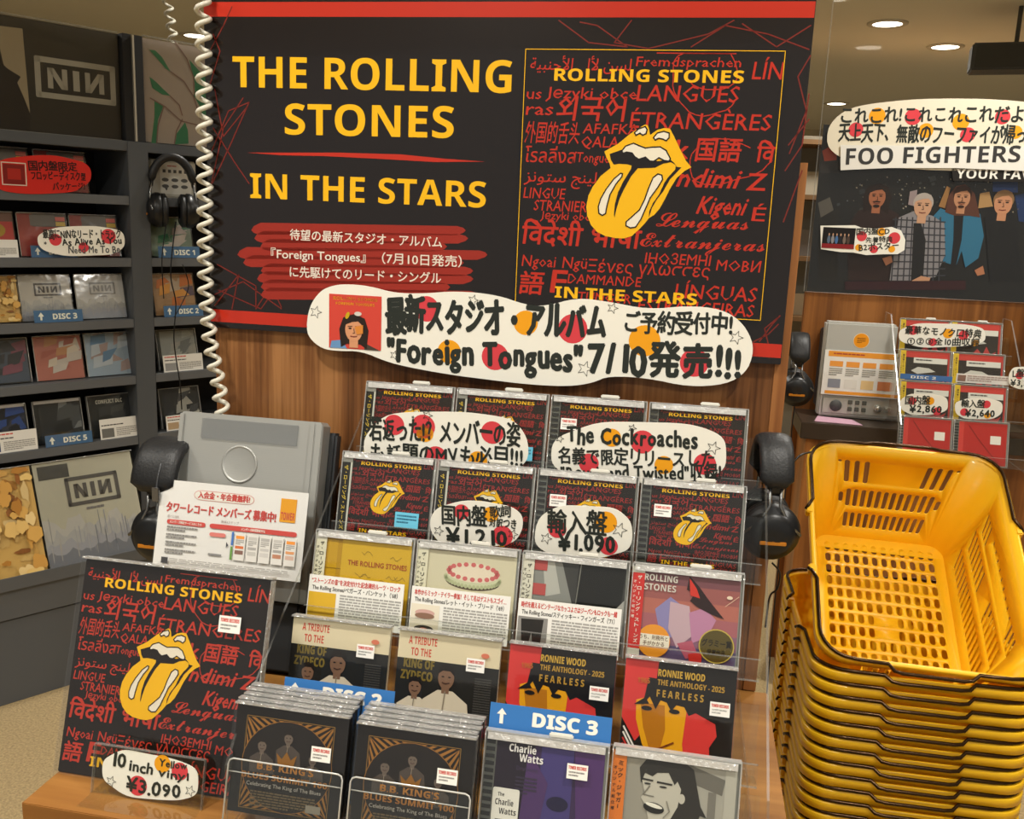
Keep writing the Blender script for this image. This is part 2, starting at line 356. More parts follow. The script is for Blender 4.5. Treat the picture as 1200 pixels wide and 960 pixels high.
def art_cover(p, m=I, base=True, stars='IN THE STARS', thick=1.0, red=None):
    red = red or m['red']
    if base: p.rect(0, 0, 1, 1, m['blk'])
    p.up()
    for t, x, y, sz, w, st in SCRIB:
        b = (.018 if st in ('b', 'i') else .006)*thick
        p.text(SCR(t) if st == 's' else t, x, 1-y, sz, red, w, b, anchor='l', shear=.35 if st == 'i' else .1, res=1)
    squiggle(p, red, 5, 3)
    p.up(); p.text(BD('ROLLING STONES'), .12, 1-.115, .062, m['yel'], .735, .010)
    if stars: p.text(BD(stars), .165, 1-.955, .062, m['yel'], .58, .008)
    art_tongue(p, m)
def face(p, x, y, r, skin, hair, long=True, dark='2a1d18', beard=False, smile=True):
    """head and shoulders of a portrait print, r = half face width"""
    H, S, D = ink(hair), ink(skin), ink(dark)
    if long: p.poly([(x-1.5*r, y-2.0*r), (x-1.7*r, y), (x-1.25*r, y+1.3*r), (x, y+1.75*r), (x+1.25*r, y+1.3*r), (x+1.7*r, y), (x+1.5*r, y-2.1*r), (x+.8*r, y-1.6*r), (x-.8*r, y-1.6*r)], H)
    else: p.ell(x, y+.45*r, 1.15*r, 1.15*r, H)
    p.rect(x-.5*r, y-2.0*r, r, 1.2*r, S); p.ell(x, y, r, 1.32*r, S)
    p.poly([(x-1.02*r, y+.5*r), (x-.8*r, y+1.35*r), (x, y+1.6*r), (x+.8*r, y+1.35*r), (x+1.02*r, y+.5*r), (x+.5*r, y+.95*r), (x-.2*r, y+.85*r)], H)
    p.up()
    for e in (-1, 1):
        p.ell(x+e*.42*r, y+.15*r, .2*r, .09*r, D, 10, False); p.line([(x+e*.2*r, y+.38*r), (x+e*.65*r, y+.36*r)], .08*r, D)
    p.line([(x, y+.1*r), (x+.1*r, y-.35*r), (x-.08*r, y-.38*r)], .07*r, D); p.line([(x-.35*r, y-.72*r), (x, y-.78*r), (x+.35*r, y-.72*r)], .11*r, ink('7c3a30'))
    if beard: p.ell(x, y-.55*r, .5*r, .08*r, H, 12); p.ell(x, y-1.1*r, .4*r, .2*r, H, 12)
def nin(p, x, y, w, h, m, t=.1):
    """the boxed three-letter logo with the last letter reversed"""
    th = h*t; p.frame(x+th/2, y+th/2, w-th, h-th, th, m)
    a, b, c = x+w*.15, y+h*.25, y+h*.75; k = h*.13; lw = w*.24
    def N(x0, rev):
        x1 = x0+lw
        p.poly([(x0, b), (x0+k, b), (x0+k, c), (x0, c)], m, False); p.poly([(x1-k, b), (x1, b), (x1, c), (x1-k, c)], m, False)
        p.poly([(x0, c), (x0+k*1.2, c), (x1, b), (x1-k*1.2, b)] if not rev else [(x0, b), (x0+k*1.2, b), (x1, c), (x1-k*1.2, c)], m, False)
    N(a, False); p.rect(x+w*.46, b, w*.08, c-b, m, False); N(x+w*.61, True)
def price(parent, x, z, y, w=.024, h=.017, name='price_tag'):
    p = P(); p.rect(0, 0, w, h, ink('f4f2ec')); p.text(BD('TOWER RECORDS'), w*.07, h*.64, h*.30, ink('cc3a2c'), w*.86, .02); p.greek(w*.1, h*.1, w*.75, h*.4, 2, ink('8a8a88'), 3)
    return p.build(name, parent, y, x, z)

# ---------------------------------------------------------------- the shop itself
def plane_box(name, x0, x1, y0, y1, z0, z1, m):
    o = B().box(x0, x1, y0, y1, z0, z1, m).build(name); o['kind'] = 'structure'; return o
plane_box('floor', -7, 8, -4, 12, -.1, 0, mat('ae9870', .95, kind='carpet'))
plane_box('ceiling', -7, 8, -4, 12, CEIL, CEIL+.1, mat('f4f4ee', .7))
plane_box('wall_back', -7, 8, 11.9, 12, 0, CEIL, mat('cfc6b4', .8))
plane_box('wall_left', -7, -6.9, -4, 12, 0, CEIL, mat('cfc6b4', .8))
plane_box('wall_right', 7.9, 8, -4, 12, 0, CEIL, mat('cfc6b4', .8))
def downlight(x, y, label, group=None):
    t = thing('ceiling_downlight', label, 'ceiling light', None, x, y, CEIL-.004, 0, group)
    B().lathe([(.085, -.006), (.11, -.008), (.118, -.003), (.118, .003), (.085, .003)], mat('d8d4ca', .4), 28).build('trim_ring', t)
    B().lathe([(.0005, -.002), (.086, -.002)], glow('fff4df', 14), 28).build('lamp_lens', t)
    l = bpy.data.lights.new('downlight_lamp', 'AREA'); l.shape = 'DISK'; l.size = .16; l.energy = LAMP_W; l.color = (1, .96, .88); l.spread = math.radians(150)
    lo = bpy.data.objects.new('downlight_lamp', l); C.objects.link(lo); lo.parent = t; lo.location = (0, 0, -.012)
for (x, y), w in zip(VISIBLE_LAMPS, ('round ceiling light nearest to the top of the band poster wall', 'round ceiling light, second in the row at upper right', 'round ceiling light, third in the row, by the dark speaker', 'bright round ceiling light above the green and pink art panel', 'small far ceiling light low beside the cloud sign edge')):
    downlight(x, y, w)
for i, (x, y) in enumerate(FILL_LAMPS): downlight(x, y, 'added fill light in the ceiling overhead, out of view', 'fill lights added out of view')
# ---------------------------------------------------------------- middle fixture
WOODM = wood('walnut_panel', '54331b', '80532f', 'a67446', 'Z', 16)
WOODT = wood('oak_top', '855628', '976630', 'ab783c', 'X', 6, .55)
SP = FX.see(932, 330, 0)[0]
t = thing('display_fixture', 'walnut veneer display fixture with upright panel and wooden counter', 'display fixture', FX, 0, 0, 0)
B().box(0, SP, .0, .03, .0, 1.55, WOODM, .001).build('back_panel', t)
B().box(.018, SP+.02, -.541, -.002, .695, .72, WOODT, .001).build('counter_top', t)
b = B().box(.03, SP, -.52, -.002, .0, .694, WOODM); b.build('base_cabinet', t)
B().box(SP-.018, SP+.001, -.004, -.0005, .722, 1.55, wood('walnut_edge', '6a4020', '8a5730', 'a06a3c', 'Z', 9)).build('edge_strip', t)
p = P(); p.rect(0, 0, .052, .022, ink('eceae2')); p.text('38.960', .03, .004, .006, ink('555550'), .018); p.greek(.004, .004, .02, .014, 4, ink('77776f'), 2)
h = thing('shelf_label', 'small white shelf label on the front edge of the wooden counter', 'label', FX, FX.see(31.5, 944, .5415)[0], .5425, .672)
p.build('paper', h); B().box(-.001, .0535, -.0018, -.0012, -.001, .0235, ACRYL).build('label_cover', h)

class Pl:
    """picture points seen on an upright plane, as local print coordinates"""
    def __init__(s, fr, n, s0, z0): s.fr, s.n, s.s0, s.z0 = fr, n, s0, z0
    def __call__(s, x, y): a, z = s.fr.see(x, y, s.n); return (a-s.s0, z-s.z0)
def ptext(p, pl, body, a, b, cap, m, frac=.714, hand=False, **k):
    A, Bq = pl(*a), pl(*b); w = math.hypot(Bq[0]-A[0], Bq[1]-A[1]); r = math.atan2(Bq[1]-A[1], Bq[0]-A[0])
    hh = pl(a[0], a[1]-cap)[1]-A[1]; sz = hh/frac
    if hand: p.hand(body, A[0], A[1], sz, m, w, rot=r, **k)
    else: p.text(body, A[0], A[1], sz, m, w, rot=r, **k)
def ppoly(p, pl, pts, m, up=True): p.poly([pl(*q) for q in pts], m, up)

# big poster
S0, ZB, ZT, PW = 0.0, 1.257, 1.778, .922
t = thing('poster_board', 'large black poster with yellow capitals, red bands and a framed tongue emblem', 'poster', FX, S0, .004, ZB)
B().box(-.001, PW+.001, -.009, .0, -.001, ZT-ZB+.001, mat('241c1a', .3, coat=.4), .001).build('board', t)
pl = Pl(FX, .0135, S0, ZB); p = P(); G = {k: mat(v, .32, 0, .35, .35) for k, v in K.items()}; G['blk'] = mat('150d0c', .25, 0, .5, .4)
p.rect(0, 0, PW, ZT-ZB, G['blk'])
p.rect(0, .009, PW, .0205, G['red']); p.rect(0, ZT-ZB-.0330, PW, .0215, G['red'], False)
p.up(); rr = mat('742016', .35, 0, .3)
for q in ([(246, 60), (262, 30), (272, 8)], [(250, 40), (258, 60), (246, 100)], [(247, 180), (268, 130), (292, 120), (270, 170), (249, 215)], [(250, 150), (275, 190), (292, 215)], [(248, 215), (262, 150), (285, 115)], [(252, 105), (262, 160), (290, 125)],
          [(252, 345), (285, 330), (330, 362)], [(255, 310), (300, 335), (300, 360)], [(252, 358), (280, 322), (272, 362)], [(256, 340), (306, 362), (318, 345)], [(300, 362), (318, 335), (330, 360)],
          [(655, 24), (690, 50), (735, 55), (700, 30), (680, 26)], [(740, 24), (720, 50), (760, 57), (830, 40), (860, 24)], [(810, 55), (850, 30), (900, 40), (948, 58)], [(870, 28), (910, 55), (950, 30)],
          [(925, 180), (945, 130), (935, 90), (950, 65)], [(920, 200), (940, 170), (948, 110)], [(924, 170), (948, 140)], [(918, 260), (940, 200)], [(890, 400), (905, 380), (914, 370)], [(900, 402), (896, 385), (912, 372)], [(880, 402), (900, 392), (912, 380)]):
    p.line([pl(*a) for a in q], .0019, rr)
ptext(p, pl, BD('THE ROLLING'), (273, 102), (599, 109), 36, G['yel'], res=5); ptext(p, pl, BD('STONES'), (334, 157.5), (531.5, 162), 36, G['yel'], res=5)
ptext(p, pl, BD('IN THE STARS'), (293.5, 232), (569, 243.5), 29, G['yel'], res=5)
ppoly(p, pl, [(290, 179), (400, 179), (470, 181), (520, 186), (569, 189.5), (510, 190), (440, 186), (380, 183), (330, 182)], G['red'])
rd = random.Random(3); bp = mat('982719', .35, 0, .3)
for i in range(9):
    y = 262+i*9.5; dx = rd.uniform(-14, 14); x0 = 305+dx-(10 if 2 < i < 7 else 0); x1 = 545+rd.uniform(-24, 22)+(12 if 2 < i < 7 else 0)
    ppoly(p, pl, [(x0, y+3), (x0+8, y-1), (x1-10, y+3), (x1-3, y+5), (x1, y+8), (x1-3, y+11), (x1-12, y+14), (x0+6, y+13), (x0, y+11), (x0-3, y+8)], bp, False)
p.up(); wt = mat('e9ded0', .35, 0, .3)
ptext(p, pl, '待望の最新スタジオ・アルバム', (340, 280), (518, 289.5), 12, wt, .86, bold=.012, res=3)
ptext(p, pl, '『Foreign Tongues』（7月10日発売）', (318, 302), (541, 312), 12, wt, .86, bold=.012, res=3)
ptext(p, pl, 'に先駆けてのリード・シングル', (340, 323.5), (517, 331.5), 12, wt, .86, bold=.012, res=3)
p.build('printed_sheet', t, -.0095)
p = P(); q = [pl(618, 57.5), pl(922, 62), pl(889, 370), pl(603.5, 363)]
x0 = (q[0][0]+q[3][0])/2; y0 = (q[2][1]+q[3][1])/2; cw = (q[1][0]+q[2][0])/2-x0; ch = (q[0][1]+q[1][1])/2-y0
p.rect(x0, y0, cw, ch, G['blk']); p.put(x0, y0, cw, ch); art_cover(p, G, False); p.put(0, 0, 1); p.frame(x0, y0, cw, ch, .0011, G['yel'])
p.build('framed_artwork', t, -.0095-30*GAP)

# big hand-lettered cloud card hung over the lower edge of the poster
pl = Pl(FX, .021, .174, 1.19); z6 = lambda x, y: (340+x/2.143, 320+y/2.143)
t = thing('handwritten_sign', 'long white cloud-shaped hand-lettered card across the bottom of the black poster', 'sign', FX, .174, .021, 1.19)
out = [z6(*a) for a in [(41, 140), (48, 85), (75, 45), (110, 30), (150, 28), (200, 33), (260, 50), (330, 52), (420, 45), (520, 55), (590, 80), (640, 84), (720, 62), (800, 72), (900, 92), (1000, 82), (1080, 90), (1130, 118), (1160, 165), (1163, 205), (1145, 250), (1095, 280), (1000, 286), (900, 264), (800, 258), (760, 276), (700, 285), (600, 280), (500, 268), (400, 255), (300, 237), (240, 222), (180, 196), (120, 196), (80, 190), (50, 165)]]
for _ in range(2): out = [(a[0]*(1-k)+b[0]*k, a[1]*(1-k)+b[1]*k) for a, b in zip(out, out[1:]+out[:1]) for k in (.25, .75)]
lo = [pl(*a) for a in out]; B().prism(lo, -.001, .0015, I['pap']).build('card', t)
p = P()
for x, y, r, c in ((343, 90, 34, 'dotr'), (592, 125, 32, 'doto'), (710, 140, 38, 'dotr'), (400, 198, 32, 'doto'), (515, 210, 36, 'dotr'), (890, 170, 40, 'doto'), (1015, 225, 36, 'dotr')):
    u, v = pl(*z6(x, y)); p.ell(u, v, r/2.143*.00128, r/2.143*.00128, I[c], up=False)
p.up(); z = lambda a, b, cap: (z6(*a), z6(*b), cap/2.143)
ptext(p, pl, '最新スタジオ・アルバム', *z((242, 138), (795, 158), 78), I['mark'], .84, True, bold=.075, jit=.05, seed=2)
ptext(p, pl, 'ご予約受付中!', *z((835, 142), (1112, 152), 48), I['mark'], .84, True, bold=.055, seed=3)
ptext(p, pl, '"Foreign Tongues"', *z((243, 222), (735, 245), 60), I['mark'], .7, True, bold=.075, seed=4, jit=.05)
ptext(p, pl, '7/10発売!!!', *z((748, 250), (1135, 258), 78), I['mark'], .8, True, bold=.07, seed=5)
for x, y, r in ((65, 98, 17), (460, 68, 14), (810, 88, 14), (1120, 162, 17), (740, 240, 20), (262, 206, 12)): p.star(*pl(*z6(x, y)), r/2.143*.0013, I['mark'], .0007)
p.build('marker_lettering', t, -.0012)
p = P(); a0, a1, a2, a3 = [pl(*q) for q in ((384.5, 344), (446, 344.5), (447.5, 408), (386, 407))]; w, hh = a1[0]-a0[0], a0[1]-a3[1]
p.rect(0, 0, w, hh, ink('d4493c')); p.text(BD('ROLLING STONES'), w*.5, hh*.90, hh*.08, I['yel'], w*.84, anchor='c'); p.text(BD('FOREIGN TONGUES'), w*.5, hh*.81, hh*.07, I['yel'], w*.74, anchor='c')
p.poly([(w*.02, 0), (w*.05, hh*.13), (w*.25, hh*.16), (w*.35, 0)], ink('6c97c6')); p.poly([(w*.68, 0), (w*.7, hh*.12), (w*.98, 0)], ink('4a4038'))
face(p, w*.48, hh*.36, w*.165, 'd99a72', '2c221e', True); p.ell(w*.56, hh*.66, w*.07, hh*.04, ink('d8d4cc')); p.ell(w*.36, hh*.62, w*.035, hh*.07, ink('c8a820'), a=-.4); p.poly([(w*.5, hh*.42), (w*.66, hh*.46), (w*.66, hh*.3), (w*.54, hh*.28)], ink('d98a3c'))
p.build('album_picture', t, -.0014, a3[0], a3[1])

# ---------------------------------------------------------------- discs and their covers
MC = {}
def part(key, name, parent, make):
    if key in MC: return link(name, None, None, None, parent=parent, mesh=MC[key])
    o = make(name, parent); MC[key] = o.data; return o
CW, CH, CD = .142, .125, .0104
TRAY = mat('8f8f8b', .35, spec=.5); TRAYB = mat('2a2a2c', .35)
def jewel(o, key, art, obi=None, tray=TRAY, tab=True, w=CW, h=CH, cap=True):
    """jewel-case disc standing on o: base tray, printed booklet, hinge, clear lid, keeper tab"""
    part(('tray', w, h, tray), 'tray', o, lambda n, q: B().box(-w/2, w/2, .003, CD, 0, h, tray, .0008).build(n, q))
    part(('book', key), 'booklet', o, lambda n, q: art(w-.016, h-.007).build(n, q, .0028, -w/2+.013, .0035))
    def hinge(n, q):
        b = B().box(-w/2, -w/2+.0125, .0016, .003, .001, h-.001, CASE)
        for i in range(14): b.box(-w/2+.001, -w/2+.0115, .0012, .0017, .004+i*(h-.01)/14, .004+(i+.55)*(h-.01)/14, TRAYB)
        return b.build(n, q)
    if not obi: part(('hinge', w, h), 'hinge', o, hinge)
    else:
        part(('obi', key), 'spine_card', o, lambda n, q: obi(.0165, h-.006).build(n, q, .0006, -w/2-.001, .003))
    def lid(n, q):
        b = B().box(-w/2, w/2, -.0012, -.0004, 0, h, CASE)
        b.box(-w/2-.001, w/2+.001, -.0015, CD, h, h+.0016, CASEEDGE).box(w/2, w/2+.0015, -.0015, CD, 0, h, CASEEDGE).box(-w/2-.0015, -w/2, -.0015, CD, 0, h, CASEEDGE)
        return b.build(n, q)
    part(('lid', w, h), 'clear_lid', o, lid)
    if cap: part(('cap', w), 'wrap_glint', o, lambda n, q: B().box(-w/2+.002, w/2-.003, -.0017, -.0013, h-.0085, h-.0005, GLINT).build(n, q))
    if tab: part(('tab',), 'keeper_tab', o, lambda n, q: B().box(.002, .030, .001, .006, h+.0016, h+.0075, mat('d8d6cc', .3, coat=.3), .0015).build(n, q))
def sleeve(o, key, art, w=.139, h=.125, d=.008, body='d8cdb4', wrap=True):
    """card sleeve in a plastic wrapper"""
    part(('body', w, h, d, body), 'sleeve_body', o, lambda n, q: B().box(-w/2, w/2, .001, d, 0, h, ink(body), .0006).build(n, q))
    part(('front', key), 'front_cover', o, lambda n, q: art(w, h).build(n, q, .0008, -w/2, 0))
    if wrap:
        def wr(n, q):
            b = B().box(-w/2-.0012, w/2+.0012, -.0062, -.0056, 0, h+.001, WRAP); b.box(-w/2-.001, w/2+.001, -.0055, d+.001, h+.0008, h+.003, WRAPTOP)
            b.box(w/2+.0006, w/2+.0018, -.005, d, 0, h, WRAP); return b.build(n, q)
        part(('wrap', w, h, d), 'plastic_wrap', o, wr)
def cov_tongue(dim='b12f28', stars=True):
    m = dict(I); m['red'] = ink(dim)
    def f(w, h): p = P(); p.put(0, 0, w, h); art_cover(p, m, thick=.9); p.put(0, 0, 1); return p
    return f
def obi_black(w, h):
    p = P(); p.rect(0, 0, w, h, ink('1c1a18')); p.rect(w*.82, 0, w*.18, h, ink('c8c6bc')); p.rect(0, h*.9, w, h*.1, ink('8e8c86'))
    p.text('ザ・ローリング・ストーンズ', w*.3, h*.86, w*.42, ink('e0c040'), h*.8, .02, rot=-math.pi/2); return p
def obi_col(bg, fg, txt='ザ・ローリング・ストーンズ', foot='d8d4c8'):
    def f(w, h):
        p = P(); p.rect(0, 0, w, h, ink(bg)); p.rect(0, 0, w, h*.1, ink(foot)); p.rect(0, h*.93, w, h*.07, ink(foot))
        for i, ch in enumerate(txt): p.text('I' if ch == 'ー' else ch, w*.62, h*(.86-i*.058), w*.36, ink(fg), None if ch in 'ー・' else w*.32, .02, anchor='c')
        for i, ch in enumerate('オリジナル紙仕様'): p.text(ch, w*.26, h*(.82-i*.055), w*.26, ink(fg), w*.24, .01, anchor='c')
        return p
    return f
def cov_yellow(w, h):
    p = P(); p.rect(0, 0, w, h, ink('d3a92a')); p.rect(0, 0, w*.2, h, ink('b98d1e')); p.rect(w*.04, 0, w*.11, h, ink('c79a22')); p.up()
    for y in (.4, .6, .94): p.line([(0, h*y), (w*.2, h*y)], .0012, ink('8e6c18'))
    p.text('THE ROLLING STONES', w*.28, h*.66, h*.085, ink('a8481e'), w*.68, .012)
    for i in range(7): q = random.Random(i); x, y = q.uniform(.3, .85)*w, q.choice([.55, .82, .5, .78])*h; p.line([(x+j*.004, y+.003*math.sin(j*2+i)) for j in range(5)], .0006, ink('8f7420'))
    return p
def cov_dessert(w, h):
    p = P(); p.rect(0, 0, w, h, ink('d6cdb2')); p.ell(w*.53, h*.62, w*.3, h*.10, ink('5a4a3c')); p.ell(w*.53, h*.66, w*.31, h*.11, ink('cfd0ae')); p.ell(w*.53, h*.72, w*.30, h*.11, ink('e9d9c4'))
    p.up()
    for i in range(20): a = i*math.pi/10; p.ell(w*(.53+.27*math.cos(a)), h*(.73+.085*math.sin(a)), w*.028, h*.026, ink('cf6a6a'), 10, False)
    for i in range(22): a = math.pi+i*math.pi/21; p.ell(w*(.53+.30*math.cos(a)), h*(.66+.1*math.sin(a)), w*.02, h*.025, ink('b7bb94'), 8, False)
    p.text('ROLLING STONES', w*.03, h*.94, h*.04, ink('6a5a48'), w*.4); return p
def cov_dark(w, h):
    p = P(); p.rect(0, 0, w, h, ink('3c3b3a')); p.poly([(0, h), (w*.3, h), (w*.45, h*.5), (w*.2, h*.35), (0, h*.4)], ink('8a8a86')); p.poly([(w*.1, h), (w*.22, h), (w*.32, h*.6), (w*.16, h*.55)], ink('b8b6b0'))
    p.poly([(w*.5, h), (w, h), (w*.95, h*.3), (w*.7, h*.38), (w*.48, h*.45)], ink('161616')); p.poly([(w*.92, h*.5), (w, h*.6), (w, h*.2), (w*.9, h*.25)], ink('a6a4a0'))
    p.up()
    for y in (.84, .56): p.rect(w*.02, h*y, w*.14, h*.13, ink('b8504e'), False)
    p.line([(w*.52, h*.95), (w*.49, h*.5)], .0015, ink('77756f')); return p
def cov_crystal(w, h):
    p = P()
    for i, c in enumerate(('5a4f72', '8a5f78', 'a8626a', 'b56a5e', '9c5a58', '7a4a52')): p.rect(0, h*i/6, w, h/6, ink(c), False)
    for q, c in (([(.15, .55), (.3, .7), (.45, .6), (.5, .35), (.32, .25), (.2, .35)], '8f86b8'), ([(.3, .65), (.5, .62), (.55, .3), (.4, .15), (.3, .35)], 'c8a8b4'), ([(.5, .55), (.65, .62), (.78, .5), (.7, .3), (.55, .22)], 'c084a8'), ([(.4, .2), (.55, .25), (.62, .1), (.5, .04)], 'b8586e'),
                 ([(.48, .95), (.58, .85), (.7, .7), (.86, .52), (.72, .56), (.58, .62), (.5, .68), (.54, .76), (.46, .8)], '2a1416'), ([(.48, .93), (.56, .82), (.6, .72), (.5, .74)], 'd23428'), ([(.52, .1), (.66, .14), (.66, .02), (.54, 0)], 'c8302a')):
        p.poly([(a*w, b*h) for a, b in q], ink(c))
    p.up(); p.line([(w*.86, h*.66), (w*.99, h*.78)], .0008, ink('e0b8a0')); p.ell(w*.9, h*.76, w*.03, h*.02, ink('f0d8c0'))
    p.text(BD('ROLLING'), w*.02, h*.86, h*.10, ink('d8d0c8'), w*.34); p.text(BD('STONES'), w*.02, h*.755, h*.10, ink('d8d0c8'), w*.33)
    p.ell(w*.16, h*.2, w*.17, w*.17, ink('ef9a2c')); p.rect(0, h*.14, w*.32, h*.13, ink('f3ead8'), True); p.text('うち、刑務所と', w*.015, h*.215, h*.055, ink('6a4a30'), w*.29, .015); p.text('手がかかる', w*.05, h*.15, h*.055, ink('6a4a30'), w*.22, .015)
    p.ell(w*.8, h*.22, w*.18, w*.175, ink('c9b050')); p.ell(w*.8, h*.22, w*.168, w*.163, ink('5a4c1e')); p.up(); p.text('グラミー賞', w*.65, h*.22, h*.085, ink('141008'), w*.30, .02); p.text('受賞作品', w*.71, h*.13, h*.06, ink('141008'), w*.18, .02)
    return p
def person_bw(p, x, y, r, sh, skin='80614c', shirt='d8ccb4'):
    p.poly([(x-2.2*r, y-5*r), (x-2.3*r, y-2.4*r), (x-.8*r, y-1.3*r), (x+.8*r, y-1.3*r), (x+2.4*r, y-2.4*r), (x+2.8*r, y-5*r)], ink(shirt)); p.rect(x-.4*r, y-1.6*r, .8*r, 1.2*r, ink(skin))
    p.ell(x, y, r*.85, r*1.15, ink(skin)); p.poly([(x-.9*r, y+.3*r), (x-.7*r, y+1.2*r), (x, y+1.4*r), (x+.75*r, y+1.1*r), (x+.9*r, y+.2*r), (x+.4*r, y+.7*r), (x-.4*r, y+.7*r)], ink('1c1612'))
    p.up(); 
    for e in (-1, 1): p.ell(x+e*.35*r, y+.1*r, .16*r, .08*r, ink('241a14'), 8, False)
    p.line([(x-.35*r, y-.5*r), (x, y-.6*r), (x+.35*r, y-.48*r)], .12*r, ink('4a3028')); p.line([(x, y-1.4*r), (x-.2*r, y-4.5*r)], .12*r, ink('8f8472'))
def cov_tribute(w, h):
    p = P(); p.rect(0, 0, w, h, ink('22211f')); p.rect(0, h*.72, w, h*.28, ink('e3d6b2')); p.up()
    p.text(BD('A TRIBUTE'), w*.1, h*.87, h*.11, ink('cf4a34'), w*.28); p.text(BD('TO THE'), w*.13, h*.755, h*.11, ink('cf4a34'), w*.2)
    p.text(BD('KING OF'), w*.07, h*.63, h*.125, ink('7c6a2c'), w*.3, .02); p.text(BD('ZYDECO'), w*.05, h*.51, h*.125, ink('7c6a2c'), w*.31, .02)
    person_bw(p, w*.2, h*.44, h*.078, 0); person_bw(p, w*.5, h*.57, h*.1, 0)
    p.poly([(w*.3, h*.02), (w*.34, h*.24), (w*.46, h*.2), (w*.48, 0)], ink('8f866e')); p.up()
    for i in range(5): p.line([(w*(.33+i*.03), h*.22), (w*(.32+i*.03), 0)], .0014, ink('3c362c'))
    p.ell(w*.86, h*.84, w*.04, h*.025, ink('d8795c')); p.greek(w*.78, h*.06, w*.16, h*.55, 22, ink('4a4844'), 6); return p
def cov_pop(w, h):
    R, K2, Y, O = ink('d83a36'), ink('1a1614'), ink('e8a414'), ink('b87414')
    p = P(); p.rect(0, 0, w, h, K2); p.poly([(0, 0), (0, h), (w*.3, h), (w*.27, h*.5), (w*.2, h*.3)], R)
    p.put(0, 0, 1, 1.16); p.poly([(w*.12, h*.52), (w*.24, h*.56), (w*.42, h*.52), (w*.62, h*.5), (w*.6, h*.2), (w*.52, 0), (w*.3, 0), (w*.2, h*.16), (w*.13, h*.36)], Y)
    p.poly([(w*.16, h*.5), (w*.38, h*.5), (w*.4, h*.3), (w*.36, h*.1), (w*.27, h*.12), (w*.2, h*.3)], O); p.poly([(w*.58, h*.5), (w*.84, h*.4), (w*.86, h*.3), (w*.8, h*.2), (w*.82, 0), (w*.6, 0), (w*.56, h*.2)], R)
    p.poly([(w*.22, h*.72), (w*.9, h*.7), (w*.9, h*.44), (w*.72, h*.5), (w*.6, h*.44), (w*.52, h*.56), (w*.44, h*.46), (w*.36, h*.58), (w*.3, h*.46), (w*.24, h*.56), (w*.18, h*.48)], K2)
    p.up(); p.poly([(w*.1, h*.48), (w*.2, h*.55), (w*.24, h*.5)], K2, False); p.line([(w*.34, h*.13), (w*.42, h*.17), (w*.48, h*.2)], .002, ink('7a3a10')); p.poly([(w*.54, h*.1), (w*.66, h*.14), (w*.56, h*.02)], ink('6a2018'), False)
    for e in (.22, .47): p.ell(w*e, h*.46, w*.05, h*.02, K2, 10, False)
    p.put(0, 0, 1); p.poly([(0, h*.42), (0, 0), (w*.26, 0)], ink('1a1210')); p.up()
    for i, c in enumerate(('e8e4da', 'e8e4da', 'c03028', 'c03028', 'c03028')): p.line([(w*(.025+.0), h*(.33-i*.055)), (w*(.205-i*.035), h*.02)], .0022, ink(c))
    p.text(BD('RONNIE WOOD'), w*.30, h*.86, h*.095, ink('c9a23c'), w*.42, .012); p.text(BD('THE ANTHOLOGY - 2025'), w*.30, h*.775, h*.075, ink('b89036'), w*.6, .01); p.text(BD('F E A R L E S S'), w*.30, h*.66, h*.095, ink('b89036'), w*.42, .012); p.text(BD('1965'), w*.12, h*.775, h*.07, ink('c8702c'), w*.11)
    return p
def cov_blues(w, h):
    O = ink('9a6a2c'); p = P(); p.rect(0, 0, w, h, ink('14100e')); p.frame(w*.1, h*.05, w*.78, h*.85, .0008, ink('8a6a30')); cx, cy = w*.49, h*.47; p.up()
    for i in range(44):
        a = i*2*math.pi/44; q = []
        for rr, da in ((.40, -.035), (.40, .035), (.62, .035), (.62, -.035)):
            q.append((min(w*.87, max(w*.11, cx+w*rr*math.cos(a+da))), min(h*.89, max(h*.06, cy+h*rr*math.sin(a+da)))))
        p.poly(q, O, False)
    p.ell(cx, cy, w*.40, h*.42, ink('1b1715')); p.line([(cx+w*.40*math.cos(t/20*math.pi), cy+h*.42*math.sin(t/20*math.pi)) for t in range(41)], .0008, O)
    for x, y, r in ((.26, .64, .05), (.49, .74, .05), (.72, .58, .045)): person_bw(p, w*x, h*y, h*r, 0, '6a5e54', '4a423c')
    p.poly([(w*.42, h*.5), (w*.40, h*.6), (w*.45, h*.55), (w*.49, h*.62), (w*.53, h*.55), (w*.58, h*.6), (w*.56, h*.5)], ink('8a5c1c')); p.up()
    p.text(BD("B.B. KING'S"), cx, h*.43, h*.085, ink('b0742c'), w*.5, .012, anchor='c'); p.text(BD('BLUES SUMMIT 100'), cx, h*.34, h*.075, ink('b0742c'), w*.76, .012, anchor='c'); p.text('Celebrating The King of The Blues', cx, h*.275, h*.05, ink('a8a298'), w*.66, .01, anchor='c')
    p.greek(w*.2, h*.08, w*.58, h*.15, 6, ink('6a5a40'), 4); p.rect(w*.7, h*.1, w*.13, h*.07, ink('8f887a')); return p
